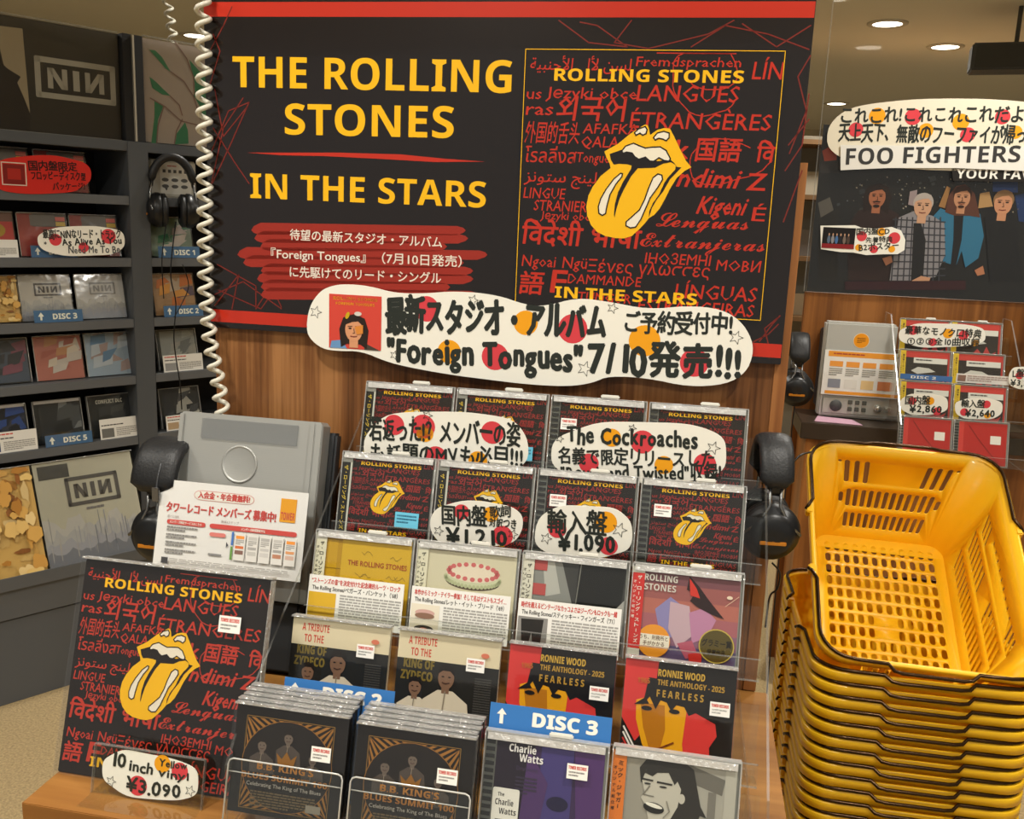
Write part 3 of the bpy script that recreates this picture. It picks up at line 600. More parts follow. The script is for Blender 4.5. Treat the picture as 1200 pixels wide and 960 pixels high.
def cov_purple(w, h):
    p = P()
    p.rect(0, 0, w, h, ink('3a2850')); p.rect(0, 0, w*.36, h, ink('241c2c')); p.rect(w*.42, 0, w*.3, h, ink('443a78')); p.poly([(w*.72, h), (w, h), (w, 0), (w*.8, 0)], ink('50306a')); p.poly([(w*.3, h*.9), (w*.5, h*.6), (w*.42, 0), (w*.25, 0)], ink('4c3266'))
    p.ell(w*.6, h*.42, w*.1, h*.07, ink('1e1a3c')); p.up()
    p.text(BD('Charlie'), w*.12, h*.86, h*.1, ink('ece8ea'), w*.25, .01); p.text(BD('Watts'), w*.22, h*.775, h*.1, ink('ece8ea'), w*.22, .01); p.text('Drumming', w*.2, h*.69, h*.06, ink('4a3a5c'), w*.2); p.greek(w*.2, h*.45, w*.2, h*.18, 5, ink('3a3048'), 3)
    p.rrect(0, 0, w*.25, h*.5, w*.02, ink('ebe8e2')); p.up(); p.text(BD('The'), w*.05, h*.42, h*.05, ink('2a2528'), w*.06); p.text(BD('Charlie'), w*.03, h*.335, h*.08, ink('2a2528'), w*.17); p.text(BD('Watts'), w*.07, h*.25, h*.08, ink('2a2528'), w*.16); p.greek(w*.04, h*.06, w*.17, h*.14, 3, ink('5a5555'), 3)
    return p
def cov_portrait(w, h):
    p = P(); p.rect(0, 0, w, h, ink('9a958b')); p.rect(w*.62, 0, w*.38, h, ink('a8a49b')); p.poly([(w*.58, h*.95), (w*.9, h*.85), (w*.88, h*.7), (w*.6, h*.78)], ink('6e6a63')); p.rect(w*.76, 0, w*.07, h*.72, ink('7a766f')); p.rect(w*.9, 0, w*.1, h, ink('b7b3a9'))
    H, S = ink('2c2926'), ink('c2bdb2'); p.put(0, h*.34, 1, .667)
    p.poly([(w*.16, h*.58), (w*.14, h*.78), (w*.2, h*.92), (w*.33, h*.99), (w*.5, h*.97), (w*.62, h*.85), (w*.66, h*.6), (w*.7, h*.35), (w*.76, h*.2), (w*.7, h*.22), (w*.66, 0), (w*.42, 0), (w*.4, h*.5)], H)
    p.poly([(w*.17, h*.6), (w*.2, h*.76), (w*.3, h*.8), (w*.44, h*.78), (w*.52, h*.55), (w*.5, h*.3), (w*.44, h*.1), (w*.36, 0), (w*.26, 0), (w*.22, h*.25), (w*.17, h*.36), (w*.2, h*.44)], S); p.ell(w*.53, h*.42, w*.03, h*.07, S)
    p.poly([(w*.18, h*.72), (w*.26, h*.86), (w*.42, h*.84), (w*.5, h*.7), (w*.46, h*.6), (w*.4, h*.76), (w*.3, h*.74), (w*.26, h*.68)], H); p.up()
    p.line([(w*.17, h*.63), (w*.26, h*.62)], .003, H); p.line([(w*.31, h*.61), (w*.43, h*.6)], .003, H)
    p.ell(w*.22, h*.57, w*.03, h*.014, H, 10, False); p.ell(w*.36, h*.55, w*.035, h*.014, H, 10, False); p.line([(w*.24, h*.54), (w*.19, h*.41), (w*.28, h*.4)], .0018, ink('7d786f'))
    p.ell(w*.29, h*.24, w*.095, h*.075, ink('1c1a18'), a=-.3); p.ell(w*.29, h*.275, w*.08, h*.028, ink('ece8de'), a=-.3); p.line([(w*.4, h*.36), (w*.43, h*.22), (w*.38, h*.12)], .0015, ink('8d887e')); p.put(0, 0, 1); p.rect(w*.3, 0, w*.42, h*.342, H); return p
def flat_cov(fn):
    return fn
# ---------------------------------------------------------------- clear tiered rack
TILT = math.radians(15); TS, TC = math.sin(TILT), math.cos(TILT)
TIER = [(.0627, 1.1925), (.1638, 1.1028), (.265, 1.013), (.3515, .9190), (.455, .861)]
BASE = [(n+.125*TS, z-.125*TC) for n, z in TIER]
S_L, PITCHX = .2927, .148
RZ = .7205
rack = thing('cd_display_rack', 'clear acrylic tiered rack holding discs in front of the wooden panel', 'display rack', FX, .58, 0, RZ)
prof = [(-.02, .005), (-.02, .40), (-.045, .43), (-.07, .425), (-.50, .125), (-.535, .09), (-.535, .005)]
for x in (-.2915, .326):
    B().prism(prof, x, x+.003, ACRYL, PEDGE, 'X').build('side_panel', rack)
for i, (n, z) in enumerate(BASE):
    M = Matrix.Translation((0, -n, z-RZ))@Matrix.Rotation(-TILT, 4, 'X')
    b = B().box(-.288, .325, -.018, .014, -.0035, -.0008, ACRYL, 0, M); b.box(-.288, .325, -.0215, -.0185, -.0035, .022, ACRYL, 0, M).box(-.288, .325, -.0215, -.0185, .022, .0232, EDGE, 0, M)
    b.box(-.288, .325, .0135, .0155, -.0035, .085, ACRYL, 0, M).box(-.288, .325, -.0218, -.018, -.005, -.0035, EDGE, 0, M)
    b.build('tier_shelf', rack)
B().box(-.288, .3255, -.533, -.02, .0005, .004, ACRYL).build('base_plate', rack)
def tier_cd(name, label, i, j, group, dn=0, dz=0, x=0, cat='compact disc'):
    n, z = BASE[i]
    return thing(name, label, cat, FX, S_L+PITCHX*j+CW/2+x, n+dn, z+dz, TILT, group)
tc = cov_tongue('9c2a28')
g = 'discs with the yellow tongue emblem'
pos = ('leftmost', 'second from left', 'third from left', 'rightmost')
for j in range(4):
    o = tier_cd('compact_disc', 'tongue emblem disc in the top tier of the clear rack, %s' % pos[j], 0, j, g)
    jewel(o, ('ton', j < 2), tc, obi_black if j < 2 else None)
    if j == 2: price(o, -.055, .075, -.0022)
    if j < 2: part(('blue',), 'sticker', o, lambda n, q: (lambda p: p.rect(0, 0, .036, .022, ink('6cc2e0')).greek(.003, .004, .03, .014, 3, ink('3f7fa6'), 4).build(n, q, -.0022, .018, .022))(P()))
w2 = ('black and red tongue emblem disc in the second tier with a blue sticker', 'tongue emblem disc in the second tier half behind the ¥1,210 card', 'tongue emblem disc in the second tier half behind the ¥1,090 card', 'unobstructed tongue emblem disc at the right end of the second tier')
for j in range(4):
    o = tier_cd('compact_disc', w2[j], 1, j, g); jewel(o, ('ton', j < 2), tc, obi_black if j < 2 else None)
    if j > 1: price(o, -.052, .074, -.0022)
    if j == 0: part(('blue',), 'sticker', o, None)
g = 'discs in the third tier'
r3 = [('disc with a yellow wall cover behind a white caption card', cov_yellow, obi_col('e3dcc4', '3a362e')), ('disc with a cream cake cover behind a white caption card', cov_dessert, obi_col('e3dcc4', '3a362e')),
      ('disc with a dark black and white cover behind a white caption card', cov_dark, obi_col('ddd8c8', '3a362e')), ('disc with pink crystal cover, red spine card and round gold sticker', cov_crystal, obi_col('cf2f2c', 'f2e6dc'))]
for j, (lab, art, ob) in enumerate(r3):
    o = tier_cd('compact_disc', lab, 2, j, g); jewel(o, ('r3', j), art, ob)
caps = [('“ストーンズの音”を決定付けた記念碑的ルーツ・ロック', 'The Rolling Stones/ベガーズ・バンケット（’68）', 'white caption card in front of the yellow wall disc'), ('本作からミック・テイラー参加！そして名はゲストもスゴイ…', 'The Rolling Stones/レット・イット・ブリード（’69）', 'white caption card in front of the cream cake disc'), ('時代を超えるビンテージなカッコよさはジーパンもロックも一緒', 'The Rolling Stones/スティッキー・フィンガーズ（’71）', 'white caption card in front of the dark black and white disc')]
for j, (a, b_, lab) in enumerate(caps):
    n, z = BASE[2]; t = thing('caption_card', lab, 'caption card', FX, S_L+PITCHX*j+.069, n+.0125, z+.002, TILT, 'white caption cards in the third tier')
    p = P(); w, h = .137, .066; p.rect(-w/2, 0, w, h, ink('e9e8e2')); p.up(); p.text(a, -w*.47, h*.84, h*.125, ink('c93a34'), w*.93, .02); p.text(b_, -w*.46, h*.70, h*.12, ink('2e2c2a'), w*.9, .012)
    p.greek(-w*.16, h*.06, w*.64, h*.58, 10, ink('a3a29d'), j, .6)
    p.rect(-w*.49, h*.03, w*.29, h*.62, ink(('d8ad34', 'e2dac6', '8a8884')[j])); p.up()
    if j == 0: p.rect(-w*.49, h*.2, w*.29, h*.04, ink('a9821e'), False); p.line([(-w*.36+w*.05*math.cos(t_/8*math.pi), h*.06+h*.08*math.sin(t_/8*math.pi)) for t_ in range(9)], .0012, ink('6a5220'))
    elif j == 1: p.ell(-w*.345, h*.48, w*.1, h*.07, ink('c9a39a')); p.ell(-w*.345, h*.42, w*.1, h*.06, ink('8a6a58')); p.ell(-w*.345, h*.15, w*.1, h*.08, ink('33302d')); p.ell(-w*.345, h*.15, w*.04, h*.03, ink('b86a54'))
    else: p.poly([(-w*.44, h*.05), (-w*.46, h*.6), (-w*.24, h*.62), (-w*.26, h*.05), (-w*.33, h*.05), (-w*.35, h*.35), (-w*.38, h*.05)], ink('2a2826'), False)
    p.build('printed_text', t, -.0006); B().box(-w/2, w/2, -.0005, 0, 0, h, I['pap']).build('card', t)
g = 'card sleeves in the fourth tier'
r4 = [('cream and dark sleeve with red heading and two seated musicians, left copy', cov_tribute), ('cream and dark sleeve with red heading and two seated musicians, right copy', cov_tribute), ('red, yellow and black pop art portrait sleeve, left copy, above blue divider', cov_pop), ('red, yellow and black pop art portrait sleeve, right copy, at rack end', cov_pop)]
for j, (lab, art) in enumerate(r4):
    o = tier_cd('disc_sleeve', lab, 3, j, g, x=-.001); sleeve(o, art.__name__, art, .136, .126, .009, 'b23a30' if j > 1 else 'd8cdb4'); price(o, .026 if j < 2 else .038, .085 if j < 2 else .07, -.0066)
for j, dn in ((0, .045), (1, .045)):
    for k in range(5):
        n, z = BASE[4]; o = tier_cd('disc_sleeve', 'dark sunburst blues sleeve, %s of the %s stack of five' % (('front one', 'second one', 'third one', 'fourth one', 'rearmost')[k], ('left', 'right')[j]), 4, j, 'dark sunburst sleeves stacked in the bottom tier', dn-.0105*k*TC, .006+.0006*k+(.004 if j == 0 else 0), x=-.004+.004*j+random.uniform(-.002, .002))
        sleeve(o, 'blues', cov_blues, .141, .126, .0055, '181412')
        if k == 0: price(o, .03, .074, -.0066)
o = tier_cd('compact_disc', 'purple disc with white lettering in the bottom tier below the blue divider', 4, 2, 'bottom tier discs', .02, .006); jewel(o, 'purple', cov_purple); price(o, .026, .085, -.0022)
o = tier_cd('compact_disc', 'black and white portrait disc with orange spine card in the bottom tier', 4, 3, 'bottom tier discs', .012, .004); jewel(o, 'portrait', cov_portrait, obi_col('e0792a', '3a2412', 'ミック・ジャガー', 'd8792a'), tab=False)
for j, num, lab, dn, x in ((2, '3', 'blue divider card lettered DISC 3 above the purple disc', .008, 0), (0, '2', 'blue divider card lettered DISC 2 behind the left dark stack', -.012, .028)):
    o = tier_cd('divider_card', lab, 4, j, 'blue divider cards in the clear rack', dn-.004, .006 if j else .0, x=x, cat='divider card')
    p = P(); w, h = .144, .150 if j else .142; p.rect(-w/2, 0, w, h, ink('3a78bd')); p.up(); p.text(BD('DISC '+num), -w*.14, h-.0215, .0215, I['pap'], .076, .03); p.poly([(-w*.40, h-.005), (-w*.36, h-.012), (-w*.385, h-.012), (-w*.385, h-.023), (-w*.415, h-.023), (-w*.415, h-.012), (-w*.44, h-.012)], I['pap'])
    B().box(-w/2, w/2, 0, .001, 0, h, ink('3a78bd')).build('card', o); p.build('printed_heading', o, -.0003)
for j in range(2):
    n, z = BASE[4]; t = thing('acrylic_pocket', 'clear rounded pocket plate in front of the %s dark sleeve stack' % ('left', 'right')[j], 'holder', FX, S_L+PITCHX*j+CW/2-.004+.004*j, n+.060, z-.016, TILT, 'clear pocket plates')
    w, h = .142, .093; r = .006
    q = [(-w/2, 0), (-w/2, h-r), (-w/2+r*.3, h-r*.3), (-w/2+r, h), (w/2-r, h), (w/2-r*.3, h-r*.3), (w/2, h-r), (w/2, 0)]
    B().prism(q, -.0015, .0015, ACRYL).build('front_plate', t)
    e = clear('bright_edge', (.8, .78, .7), .3, .2, haze=.5); B().tube([(x_, -.001, z_) for x_, z_ in q], .0011, e, 6).tube([(-w/2, .002, h-.016), (w/2, .002, h-.016)], .0008, e, 6).build('plate_edge', t)

# hand-lettered cards standing in the rack
def cloud_card(name, label, fr, n, cx, cy, rx, ry, seed, dots, stars, lines, group, bg='pap', pts=None, amp=.05, extra=None, cat='price card', dep=.001):
    s0, z0 = fr.see(cx, cy+ry, n); pl = Pl(fr, n, s0, z0); t = thing(name, label, cat, fr, s0, n, z0, 0, group)
    q = [pl(*a) for a in (pts or [(x, 2*cy-y) for x, y in wavy(cx, cy, 2*rx, 2*ry, seed, amp)])]
    B().prism(q, 0, dep, ink(bg) if len(bg) == 6 else I[bg]).build('card', t)
    p = P(); u = pl(cx+1, cy)[0]-pl(cx, cy)[0]
    for x, y, r, c in dots: p.ell(*pl(x, y), r*u, r*u, I[c] if c in I else ink(c), up=False)
    p.up()
    for L in lines:
        body, a, b, cap = L[:4]; ptext(p, pl, body, a, b, cap, L[4] if len(L) > 4 else I['mark'], .82 if ord(body[-1]) > 0x2E80 or ord(body[0]) > 0x2E80 else .7, True, bold=L[5] if len(L) > 5 else .045, seed=len(body))
    for x, y, r in stars: p.star(*pl(x, y), r*u, I['mark'], .6*u)
    if extra: extra(p, pl, u)
    p.build('marker_lettering', t, -.0003); return t
g = 'hand-lettered cards in the clear rack'
cloud_card('handwritten_card', 'white cloud card across the two left discs of the top tier', FX, .128, 522, 524, 96, 42, 3, [(496, 500, 14, 'dotr'), (500-5, 502, 3, 'dotr'), (465+35, 500, 3, 'dotr'), (497, 507, 4, 'doto'), (462, 498, 12, 'dotr'), (498, 508, 3, 'doto'), (577, 507, 13, 'dotr'), (511, 536, 13, 'dotr'), (560, 540, 11, 'doto'), (498, 508, 10, 'doto')], [(501, 487, 6), (484, 489, 1.5)],
   [('若返った!？メンバーの姿', (433, 514), (610, 520), 24), ('も話題のMVも必目!!!', (434, 540), (614, 545), 20)], g)
cloud_card('handwritten_card', 'white cloud card across the two right discs of the top tier', FX, .128, 750, 531, 103, 36, 5, [(717, 513, 11, 'doto'), (753, 518, 14, 'dotr'), (690, 543, 12, 'dotr'), (778, 545, 11, 'doto'), (826, 544, 13, 'dotr')], [(656, 514, 5), (741, 502, 5), (836, 525, 8)],
   [('The Cockroaches', (664, 518), (818, 526), 19, I['mark'], .06), ('名義で限定リリースした', (654, 542), (838, 546), 17), ('"Rough and Twisted"収録!', (657, 561), (846, 562), 15)], g)
cloud_card('handwritten_card', 'white price card lettered ¥1,210 in the second tier', FX, .222, 558, 615, 54, 27, 8, [(541, 600, 9, 'dotr'), (575, 603, 9, 'doto'), (589, 628, 12, 'dotr')], [(514, 622, 6), (601, 626, 6)],
   [('国内盤', (517, 612), (571, 614), 20), ('歌詞', (574, 604), (599, 605), 11), ('対訳つき', (573, 616), (606, 619), 10), ('¥1,210', (524, 636), (596, 640), 17, I['mark'], .07)], g)
cloud_card('handwritten_card', 'white price card lettered ¥1,090 in the second tier', FX, .222, 684, 624, 57, 31, 11, [(653, 620, 11, 'dotr'), (710, 612, 13, 'doto'), (713, 640, 11, 'dotr')], [(640, 631, 7), (726, 621, 9)],
   [('輸入盤', (641, 621), (711, 624), 24), ('¥1.090', (655, 644), (722, 648), 19, I['mark'], .07)], g)

# ---------------------------------------------------------------- ten inch record and its price card
LPH = .276; LT = math.radians(17)
t = thing('record_sleeve', 'black record sleeve with red scribbles and yellow tongue emblem on the wooden counter', 'record', FX, .1515, .4728, .7212, LT)
B().box(-.1335, .1335, 0, .004, .0, LPH, ink('1a1513'), .0008).build('sleeve_body', t)
m = dict(I); m['red'] = ink('bb3626'); p = P(); p.put(-.1325, .001, .265, LPH-.003); art_cover(p, m); p.put(0, 0, 1); p.build('front_cover', t, -.0004)
B().box(-.135, .135, -.0078, -.0072, -.0002, LPH+.002, WRAP).box(-.135, .135, -.0075, .006, LPH+.0015, LPH+.004, WRAPTOP).box(.134, .1353, -.0078, .005, 0, LPH, WRAPTOP).box(-.1353, -.134, -.0078, .005, 0, LPH, WRAP).build('plastic_wrap', t)
price(t, .07, .205, -.0082, .03, .021)
s0, z0 = FX.see(108, 921, .50)
t = thing('card_stand', 'clear acrylic stand on the counter holding the ten inch vinyl price card', 'card stand', FX, s0+.075, .502, .7202, math.radians(12))
B().box(-.075, .075, -.0012, .0, .0008, .062, ACRYL).box(-.075, .075, .0022, .0034, .0008, .062, ACRYL).box(-.075, .075, -.0014, .0036, .062, .0632, EDGE).box(.0748, .076, -.0012, .0034, .0008, .062, EDGE).box(-.076, -.0748, -.0012, .0034, .0008, .062, EDGE).build('holder_plates', t)
B().box(-.075, .075, -.03, .03, 0, .0008, ACRYL).build('foot', t, None, (math.radians(12), 0, 0))
t = thing('price_card', 'white cloud price card for the ten inch yellow vinyl in its clear stand', 'price card', FX, s0+.078, .502, .7225, math.radians(12))
B().prism([(x_, z_+.03) for x_, z_ in wavy(0, 0, .132, .056, 21, .06)], .0003, .0012, I['pap']).build('card', t)
p = P()
for x_, y_, r, c in ((-.015, .016, .0125, 'dotr'), (.016, .048, .011, 'doto'), (.04, .042, .011, 'dotr')): p.ell(x_, y_, r, r, I[c], up=False)
p.up(); p.hand('10', -.055, .036, .024, I['mark'], .023, .06); p.hand('inch', -.029, .0335, .018, I['mark'], .034, .06); p.hand('Yellow', .012, .045, .012, I['mark'], .038, .06); p.hand('vinyl', .012, .032, .014, I['mark'], .042, .06); p.hand('¥3.090', -.03, .008, .023, I['mark'], .075, .06)
p.star(-.052, .016, .007, I['mark'], .0006); p.star(.056, .02, .007, I['mark'], .0006); p.build('marker_lettering', t, -.00002)

# ---------------------------------------------------------------- listening station on the middle fixture
STEEL = mat('b2b3af', .36, .45, kind='brushed'); DARK = mat('2a2c2f', .5); BLK = mat('17181a', .35, kind='plastic'); RUB = mat('1d1e20', .45, kind='leather')
ST = math.radians(14)
n0, zb = .150, .845
sA, sB = FX.see(181, 660, n0)[0]+.012, FX.see(352, 664, n0)[0]+.012
t = thing('listening_station', 'brushed steel listening station with an embossed disc behind the white membership notice', 'listening station', FX, (sA+sB)/2, n0, zb, ST)
hw = .124; hh = .288
B().prism([(-hw, 0), (hw, 0), (hw, hh-.006), (hw-.006, hh), (-hw+.006, hh), (-hw, hh-.006)], 0, .03, STEEL).build('front_panel', t)
B().box(hw-.022, hw-.012, -.004, 0, .002, hh-.003, STEEL, .0015).box(hw-.0125, hw-.001, -.003, 0, .002, hh-.003, STEEL, .001).build('edge_moulding', t)
B().box(-hw+.001, -hw+.009, -.003, 0, .002, hh-.003, STEEL, .001).build('edge_moulding', t)
B().lathe([(.0305, 0), (.0305, .0012), (.0285, .0022), (.0272, .001), (.026, .0006), (.0, .0012)], STEEL, 40, Matrix.Translation((-.012, -.0002, hh-.078))@Matrix.Rotation(math.pi/2, 4, 'X')).build('embossed_disc', t)
B().box(-.083, .083, -.0035, -.0008, hh-.041, hh-.008, clear('smoky_plate', (.82, .83, .84), .10, .1, haze=.06), .0008).build('clear_plate', t)
B().box(-hw+.006, hw+.012, .03, .055, -.01, hh-.015, mat('35373a', .5), .004).build('housing', t)
B().box(-hw+.02, hw-.02, .02, .09, zb*0-.116, -.002, DARK, .004).build('pedestal', t)
# membership notice
nz = .175; q0, q1 = FX.see(180, 664, nz), FX.see(350, 669, nz); w = q1[0]-q0[0]+.004; h = .137
t = thing('membership_notice', 'white membership notice with red heading and orange logo in front of the steel station', 'notice', FX, (q0[0]+q1[0])/2, nz, q0[1]+.002, math.radians(15))
B().box(-w/2, w/2, 0, .0008, 0, h, mat('f6f5f0', .25, coat=.4)).box(-w/2-.001, w/2+.001, -.0016, -.0012, -.001, h+.001, WRAP).build('laminated_sheet', t)
p = P(); p.put(-w/2, 0, w, h); RD = ink('cf4b44'); p.rrect(.235, .80, .41, .115, .05, ink('d9948c')); p.rrect(.239, .807, .402, .101, .045, I['pap']); p.up()
p.text('入会金・年会費無料!', .265, .83, .085, RD, .35, .03); p.text('タワーレコード メンバーズ 募集中!', .055, .645, .125, RD, .745, .022, res=3)
p.rect(.825, .65, .105, .265, ink('f2a81e')); p.up(); p.text(BD('TOWER'), .832, .675, .12, RD, .092)
p.rrect(.07, .495, .265, .055, .02, RD); p.rrect(.365, .495, .585, .055, .02, RD); p.up(); p.text('メンバーズ限定サービスはこちら', .09, .51, .034, I['pap'], .22, .01); p.text('メンバーズ新規登録方法', .58, .51, .034, I['pap'], .16, .01)
p.text('選べる特典', .07, .57, .035, ink('9a8a86'), .08); p.text('簡単3ステップ', .44, .57, .035, ink('9a8a86'), .12)
for i in range(4): p.greek(.075, .41-i*.087, .21, .065, 2, ink('8b8a88'), i, .6)
p.rrect(.37, .405, .11, .045, .015, ink('d98078')); p.rect(.375, .19, .09, .022, ink('8a8a8a')); p.poly([(.49, .29), (.505, .325), (.49, .36)], ink('55555a'), False)
for i, c in ((0, '4a78c0'), (1, '6a9a4a')): p.rect(.522, .33-i*.165, .014, .15, ink(c))
for i in range(5):
    x = .545+i*.085; p.rect(x, .165, .073, .315, ink('e4e2dc')); p.up(); p.rect(x+.008, .41, .056, .035, ink(('ef9a4a', 'c8c6c0', 'b8b6b2', 'c8c6c0', 'ef9a4a')[i]), False); p.rect(x+.008, .30, .056, .03, ink(('d8774a', 'b0aeaa', 'c8c6c2', 'a8a6a2', 'e0a070')[i]), False); p.rect(x+.008, .235, .056, .045, ink(('8a6a60', 'c8c6c0', 'd0ceca', 'c08a70', 'd8b8a8')[i]), False); p.greek(x+.008, .34, .056, .06, 3, ink('a09e9a'), i)
p.rect(.065, .045, .045, .07, ink('4a4a4c')); p.greek(.12, .05, .8, .06, 3, ink('b2b0ac'), 9); p.put(0, 0, 1); p.build('printed_text', t, -.0002)

# headphones: ear axis along local Y, hung by the padded band
def headphones(name, label, fr, s, n, z, turn=0, zip_=False, scale=1.0, wide=.5):
    """(s, n, z) is the middle of the near ear cup; the second cup hangs behind it"""
    t = thing(name, label, 'headphones', fr, s, n, z, 0, 'black headphones', turn); t.scale = (scale,)*3
    yc = .062; arc = [(0, yc-.050*math.cos(a), .060+.075*math.sin(a)) for a in [i*math.pi/20 for i in range(21)]]
    B().band(arc, .013, .003, BLK).build('headband', t)
    pad = [(0, yc+(y-yc)*1.06, z_*1.01) for _, y, z_ in arc[1:20]]
    o = B().band(pad, .042*wide, .0105, RUB).build('band_cushion', t)
    if zip_:
        c = B().tube([(.012, y-.0108, z_) for _, y, z_ in pad[:7]], .0018, mat('5a5c60', .3, .7), 6); c.box(.006, .018, .0-.004, .0, .062, .084, mat('8e9094', .25, .9), .001); c.build('zip', o)
    for sgn in (-1, 1):
        b = B(); y0 = yc+sgn*.050
        for k in (-.008, .008): b.tube([(k, y0, .075), (k, y0+sgn*.006, .045), (k*2.6, y0+sgn*.008, .02), (k*5.3, y0+sgn*.004, 0)], .0026, mat('8a8c8e', .25, .9), 6)
        b.build('yoke', t)
        Mx = Matrix.Translation((0, yc+sgn*.028, 0))@Matrix.Rotation(-sgn*math.pi/2, 4, 'X')
        c = B().lathe([(.0, .038), (.012, .039), (.026, .036), (.034, .032), (.0345, .029), (.038, .027), (.0385, .024), (.042, .022), (.0425, .019), (.045, .016), (.045, .006), (.043, .002), (.0, .0)], BLK, 40, Mx).build('ear_cup', t)
        B().box(-.020, .020, yc+sgn*.0665-.001, yc+sgn*.0665+.001, -.014, -.008, mat('c0781e', .35, coat=.3), .0008).build('orange_mark', c)
        B().lathe([(.02, -.012), (.034, -.014), (.043, -.008), (.043, .001), (.02, .001)], RUB, 32, Mx).build('ear_pad', t)
    return t
sx, zx = FX.see(177, 632, .15)
headphones('headphones', 'black headphones with zipped band cushion hanging left of the steel listening station', FX, sx, .15, zx, 0, True, 1.05, .9)
sx, zx = FX.see(906, 628, .14)
headphones('headphones', 'black ridged headphones hanging behind the right side of the clear rack', FX, sx, .14, zx, math.radians(6), False, .93, .62)
def cable(name, label, pts, r=.0016, m=None, group=None):
    P0 = [Vector(p) for p in pts]; q = []
    for i in range(len(P0)-1):
        a, b_, c, d = P0[max(0, i-1)], P0[i], P0[i+1], P0[min(len(P0)-1, i+2)]
        for k in range(8):
            t = k/8; q.append(.5*((2*b_)+(c-a)*t+(2*a-5*b_+4*c-d)*t*t+(3*b_-a-3*c+d)*t**3))
    q.append(P0[-1]); o = B().tube(q, r, m or BLK, 6).build(name); return tag(o, label, 'cable', group)
F3 = lambda x, y, n: FX.o+FX.u*FX.see(x, y, n)[0]+FX.n*n+Z3*FX.see(x, y, n)[1]
cable('headphone_cable', 'thin black cable looping down from the headphones right of the clear rack', [F3(905, 660, .08), F3(914, 672, .07), F3(911, 690, .06), F3(902, 700, .05), F3(897, 735, .03)])
cable('headphone_cable', 'thin black cable arching over the basket rim beside the right headphones', [F3(905, 600, .01), F3(919, 560, .01), F3(935, 536, .01), F3(950, 530, -.02)])
# ---------------------------------------------------------------- coiled white cords
def coil(name, label, axis, R, r, pitch, m):
    A = [Vector(a) for a in axis]; L = [0]
    for a, b_ in zip(A, A[1:]): L.append(L[-1]+(b_-a).length)
    n = int(L[-1]/pitch*14); q = []
    for i in range(n+1):
        d = L[-1]*i/n; k = max(j for j in range(len(A)-1) if L[j] <= d+1e-9); c = A[k].lerp(A[k+1], min(1, (d-L[k])/(L[k+1]-L[k]))); a = 2*math.pi*d/pitch
        q.append(c+Vector((math.cos(a)*R, -math.sin(a)*R, 0)))
    return tag(B().tube(q, r, m, 7).build(name), label, 'cord')
WC = mat('d6d2c2', .35, coat=.2)
coil('coiled_cord', 'white coiled cord hanging down the left edge of the black poster', [F3(236, -60, .03), F3(238.5, 30, .03), F3(240, 200, .03), F3(241, 340, .03), F3(246, 400, .04), F3(256, 450, .05), F3(262, 492, .06)], .0098, .0040, .0255, WC)
def L3(x, y, n): s, z = LX.see(x, y, n); return LX.at(s, n, z)
coil('coiled_cord', 'thin white coiled cord hanging from the ceiling above the left shelving', [L3(192, -140, -.5), L3(196, 0, -.5), L3(205, 60, -.5), L3(208, 140, -.5)], .014, .0055, .042, WC)

# ---------------------------------------------------------------- shopping baskets
YEL = 'f0a70e'
def basket_mat():
    m, nt, out = node_mat('basket_yellow'); N = nt.nodes.new; L = nt.links.new
    b = N('ShaderNodeBsdfPrincipled'); b.inputs['Base Color'].default_value = rgb('ffcc20'); b.inputs['Roughness'].default_value = .33; b.inputs['Coat Weight'].default_value = .1
    tr = N('ShaderNodeBsdfTranslucent'); tr.inputs[0].default_value = rgb('ffc818'); x = N('ShaderNodeMixShader'); x.inputs[0].default_value = .22
    L(b.outputs[0], x.inputs[1]); L(tr.outputs[0], x.inputs[2]); L(x.outputs[0], out.inputs[0]); return m
BY = basket_mat(); WIRE = mat('3b2814', .25, .75)
BWD, BLN, BDP = .355, .460, .225; FWD_, FLN = .250, .352
def ring(w, l, r, n=6):
    q = []
    for cx, cy, a in ((w/2-r, -l/2+r, -90), (w/2-r, l/2-r, 0), (-w/2+r, l/2-r, 90), (-w/2+r, -l/2+r, 180)):
        q += [(cx+r*math.cos(math.radians(a+90*k/n)), cy+r*math.sin(math.radians(a+90*k/n))) for k in range(n+1)]
    return q
def slot(cx, cy, ln, wd, ang=90):
    a = math.radians(ang); c, s = math.cos(a), math.sin(a); q = []
    h = max(ln/2-wd/2, 0)
    for j in range(5): t = -math.pi/2+math.pi*j/4; q.append((h+wd/2*math.cos(t), wd/2*math.sin(t)))
    for j in range(5): t = math.pi/2+math.pi*j/4; q.append((-h+wd/2*math.cos(t), wd/2*math.sin(t)))
    return [(cx+x*c-y*s, cy+x*s+y*c) for x, y in q]
def holed(b, corners, Wm, Hm, holes, m):
    """flat wall through four corners (bottom-left, bottom-right, top-right, top-left) pierced by slots"""
    k = [Vector(c) for c in corners]
    def mp(x, y):
        u, v = x/Wm+.5, y/Hm; return (k[0]*(1-u)+k[1]*u)*(1-v)+(k[3]*(1-u)+k[2]*u)*v
    outer = [(-Wm/2, 0), (Wm/2, 0), (Wm/2, Hm), (-Wm/2, Hm)]; loops = [outer]+holes; flat = [p_ for l in loops for p_ in l]
    T = tessellate_polygon([[Vector((x, y, 0)) for x, y in l] for l in loops])
    b.add([mp(x, y) for x, y in flat], [tuple(t_) for t_ in T], m)
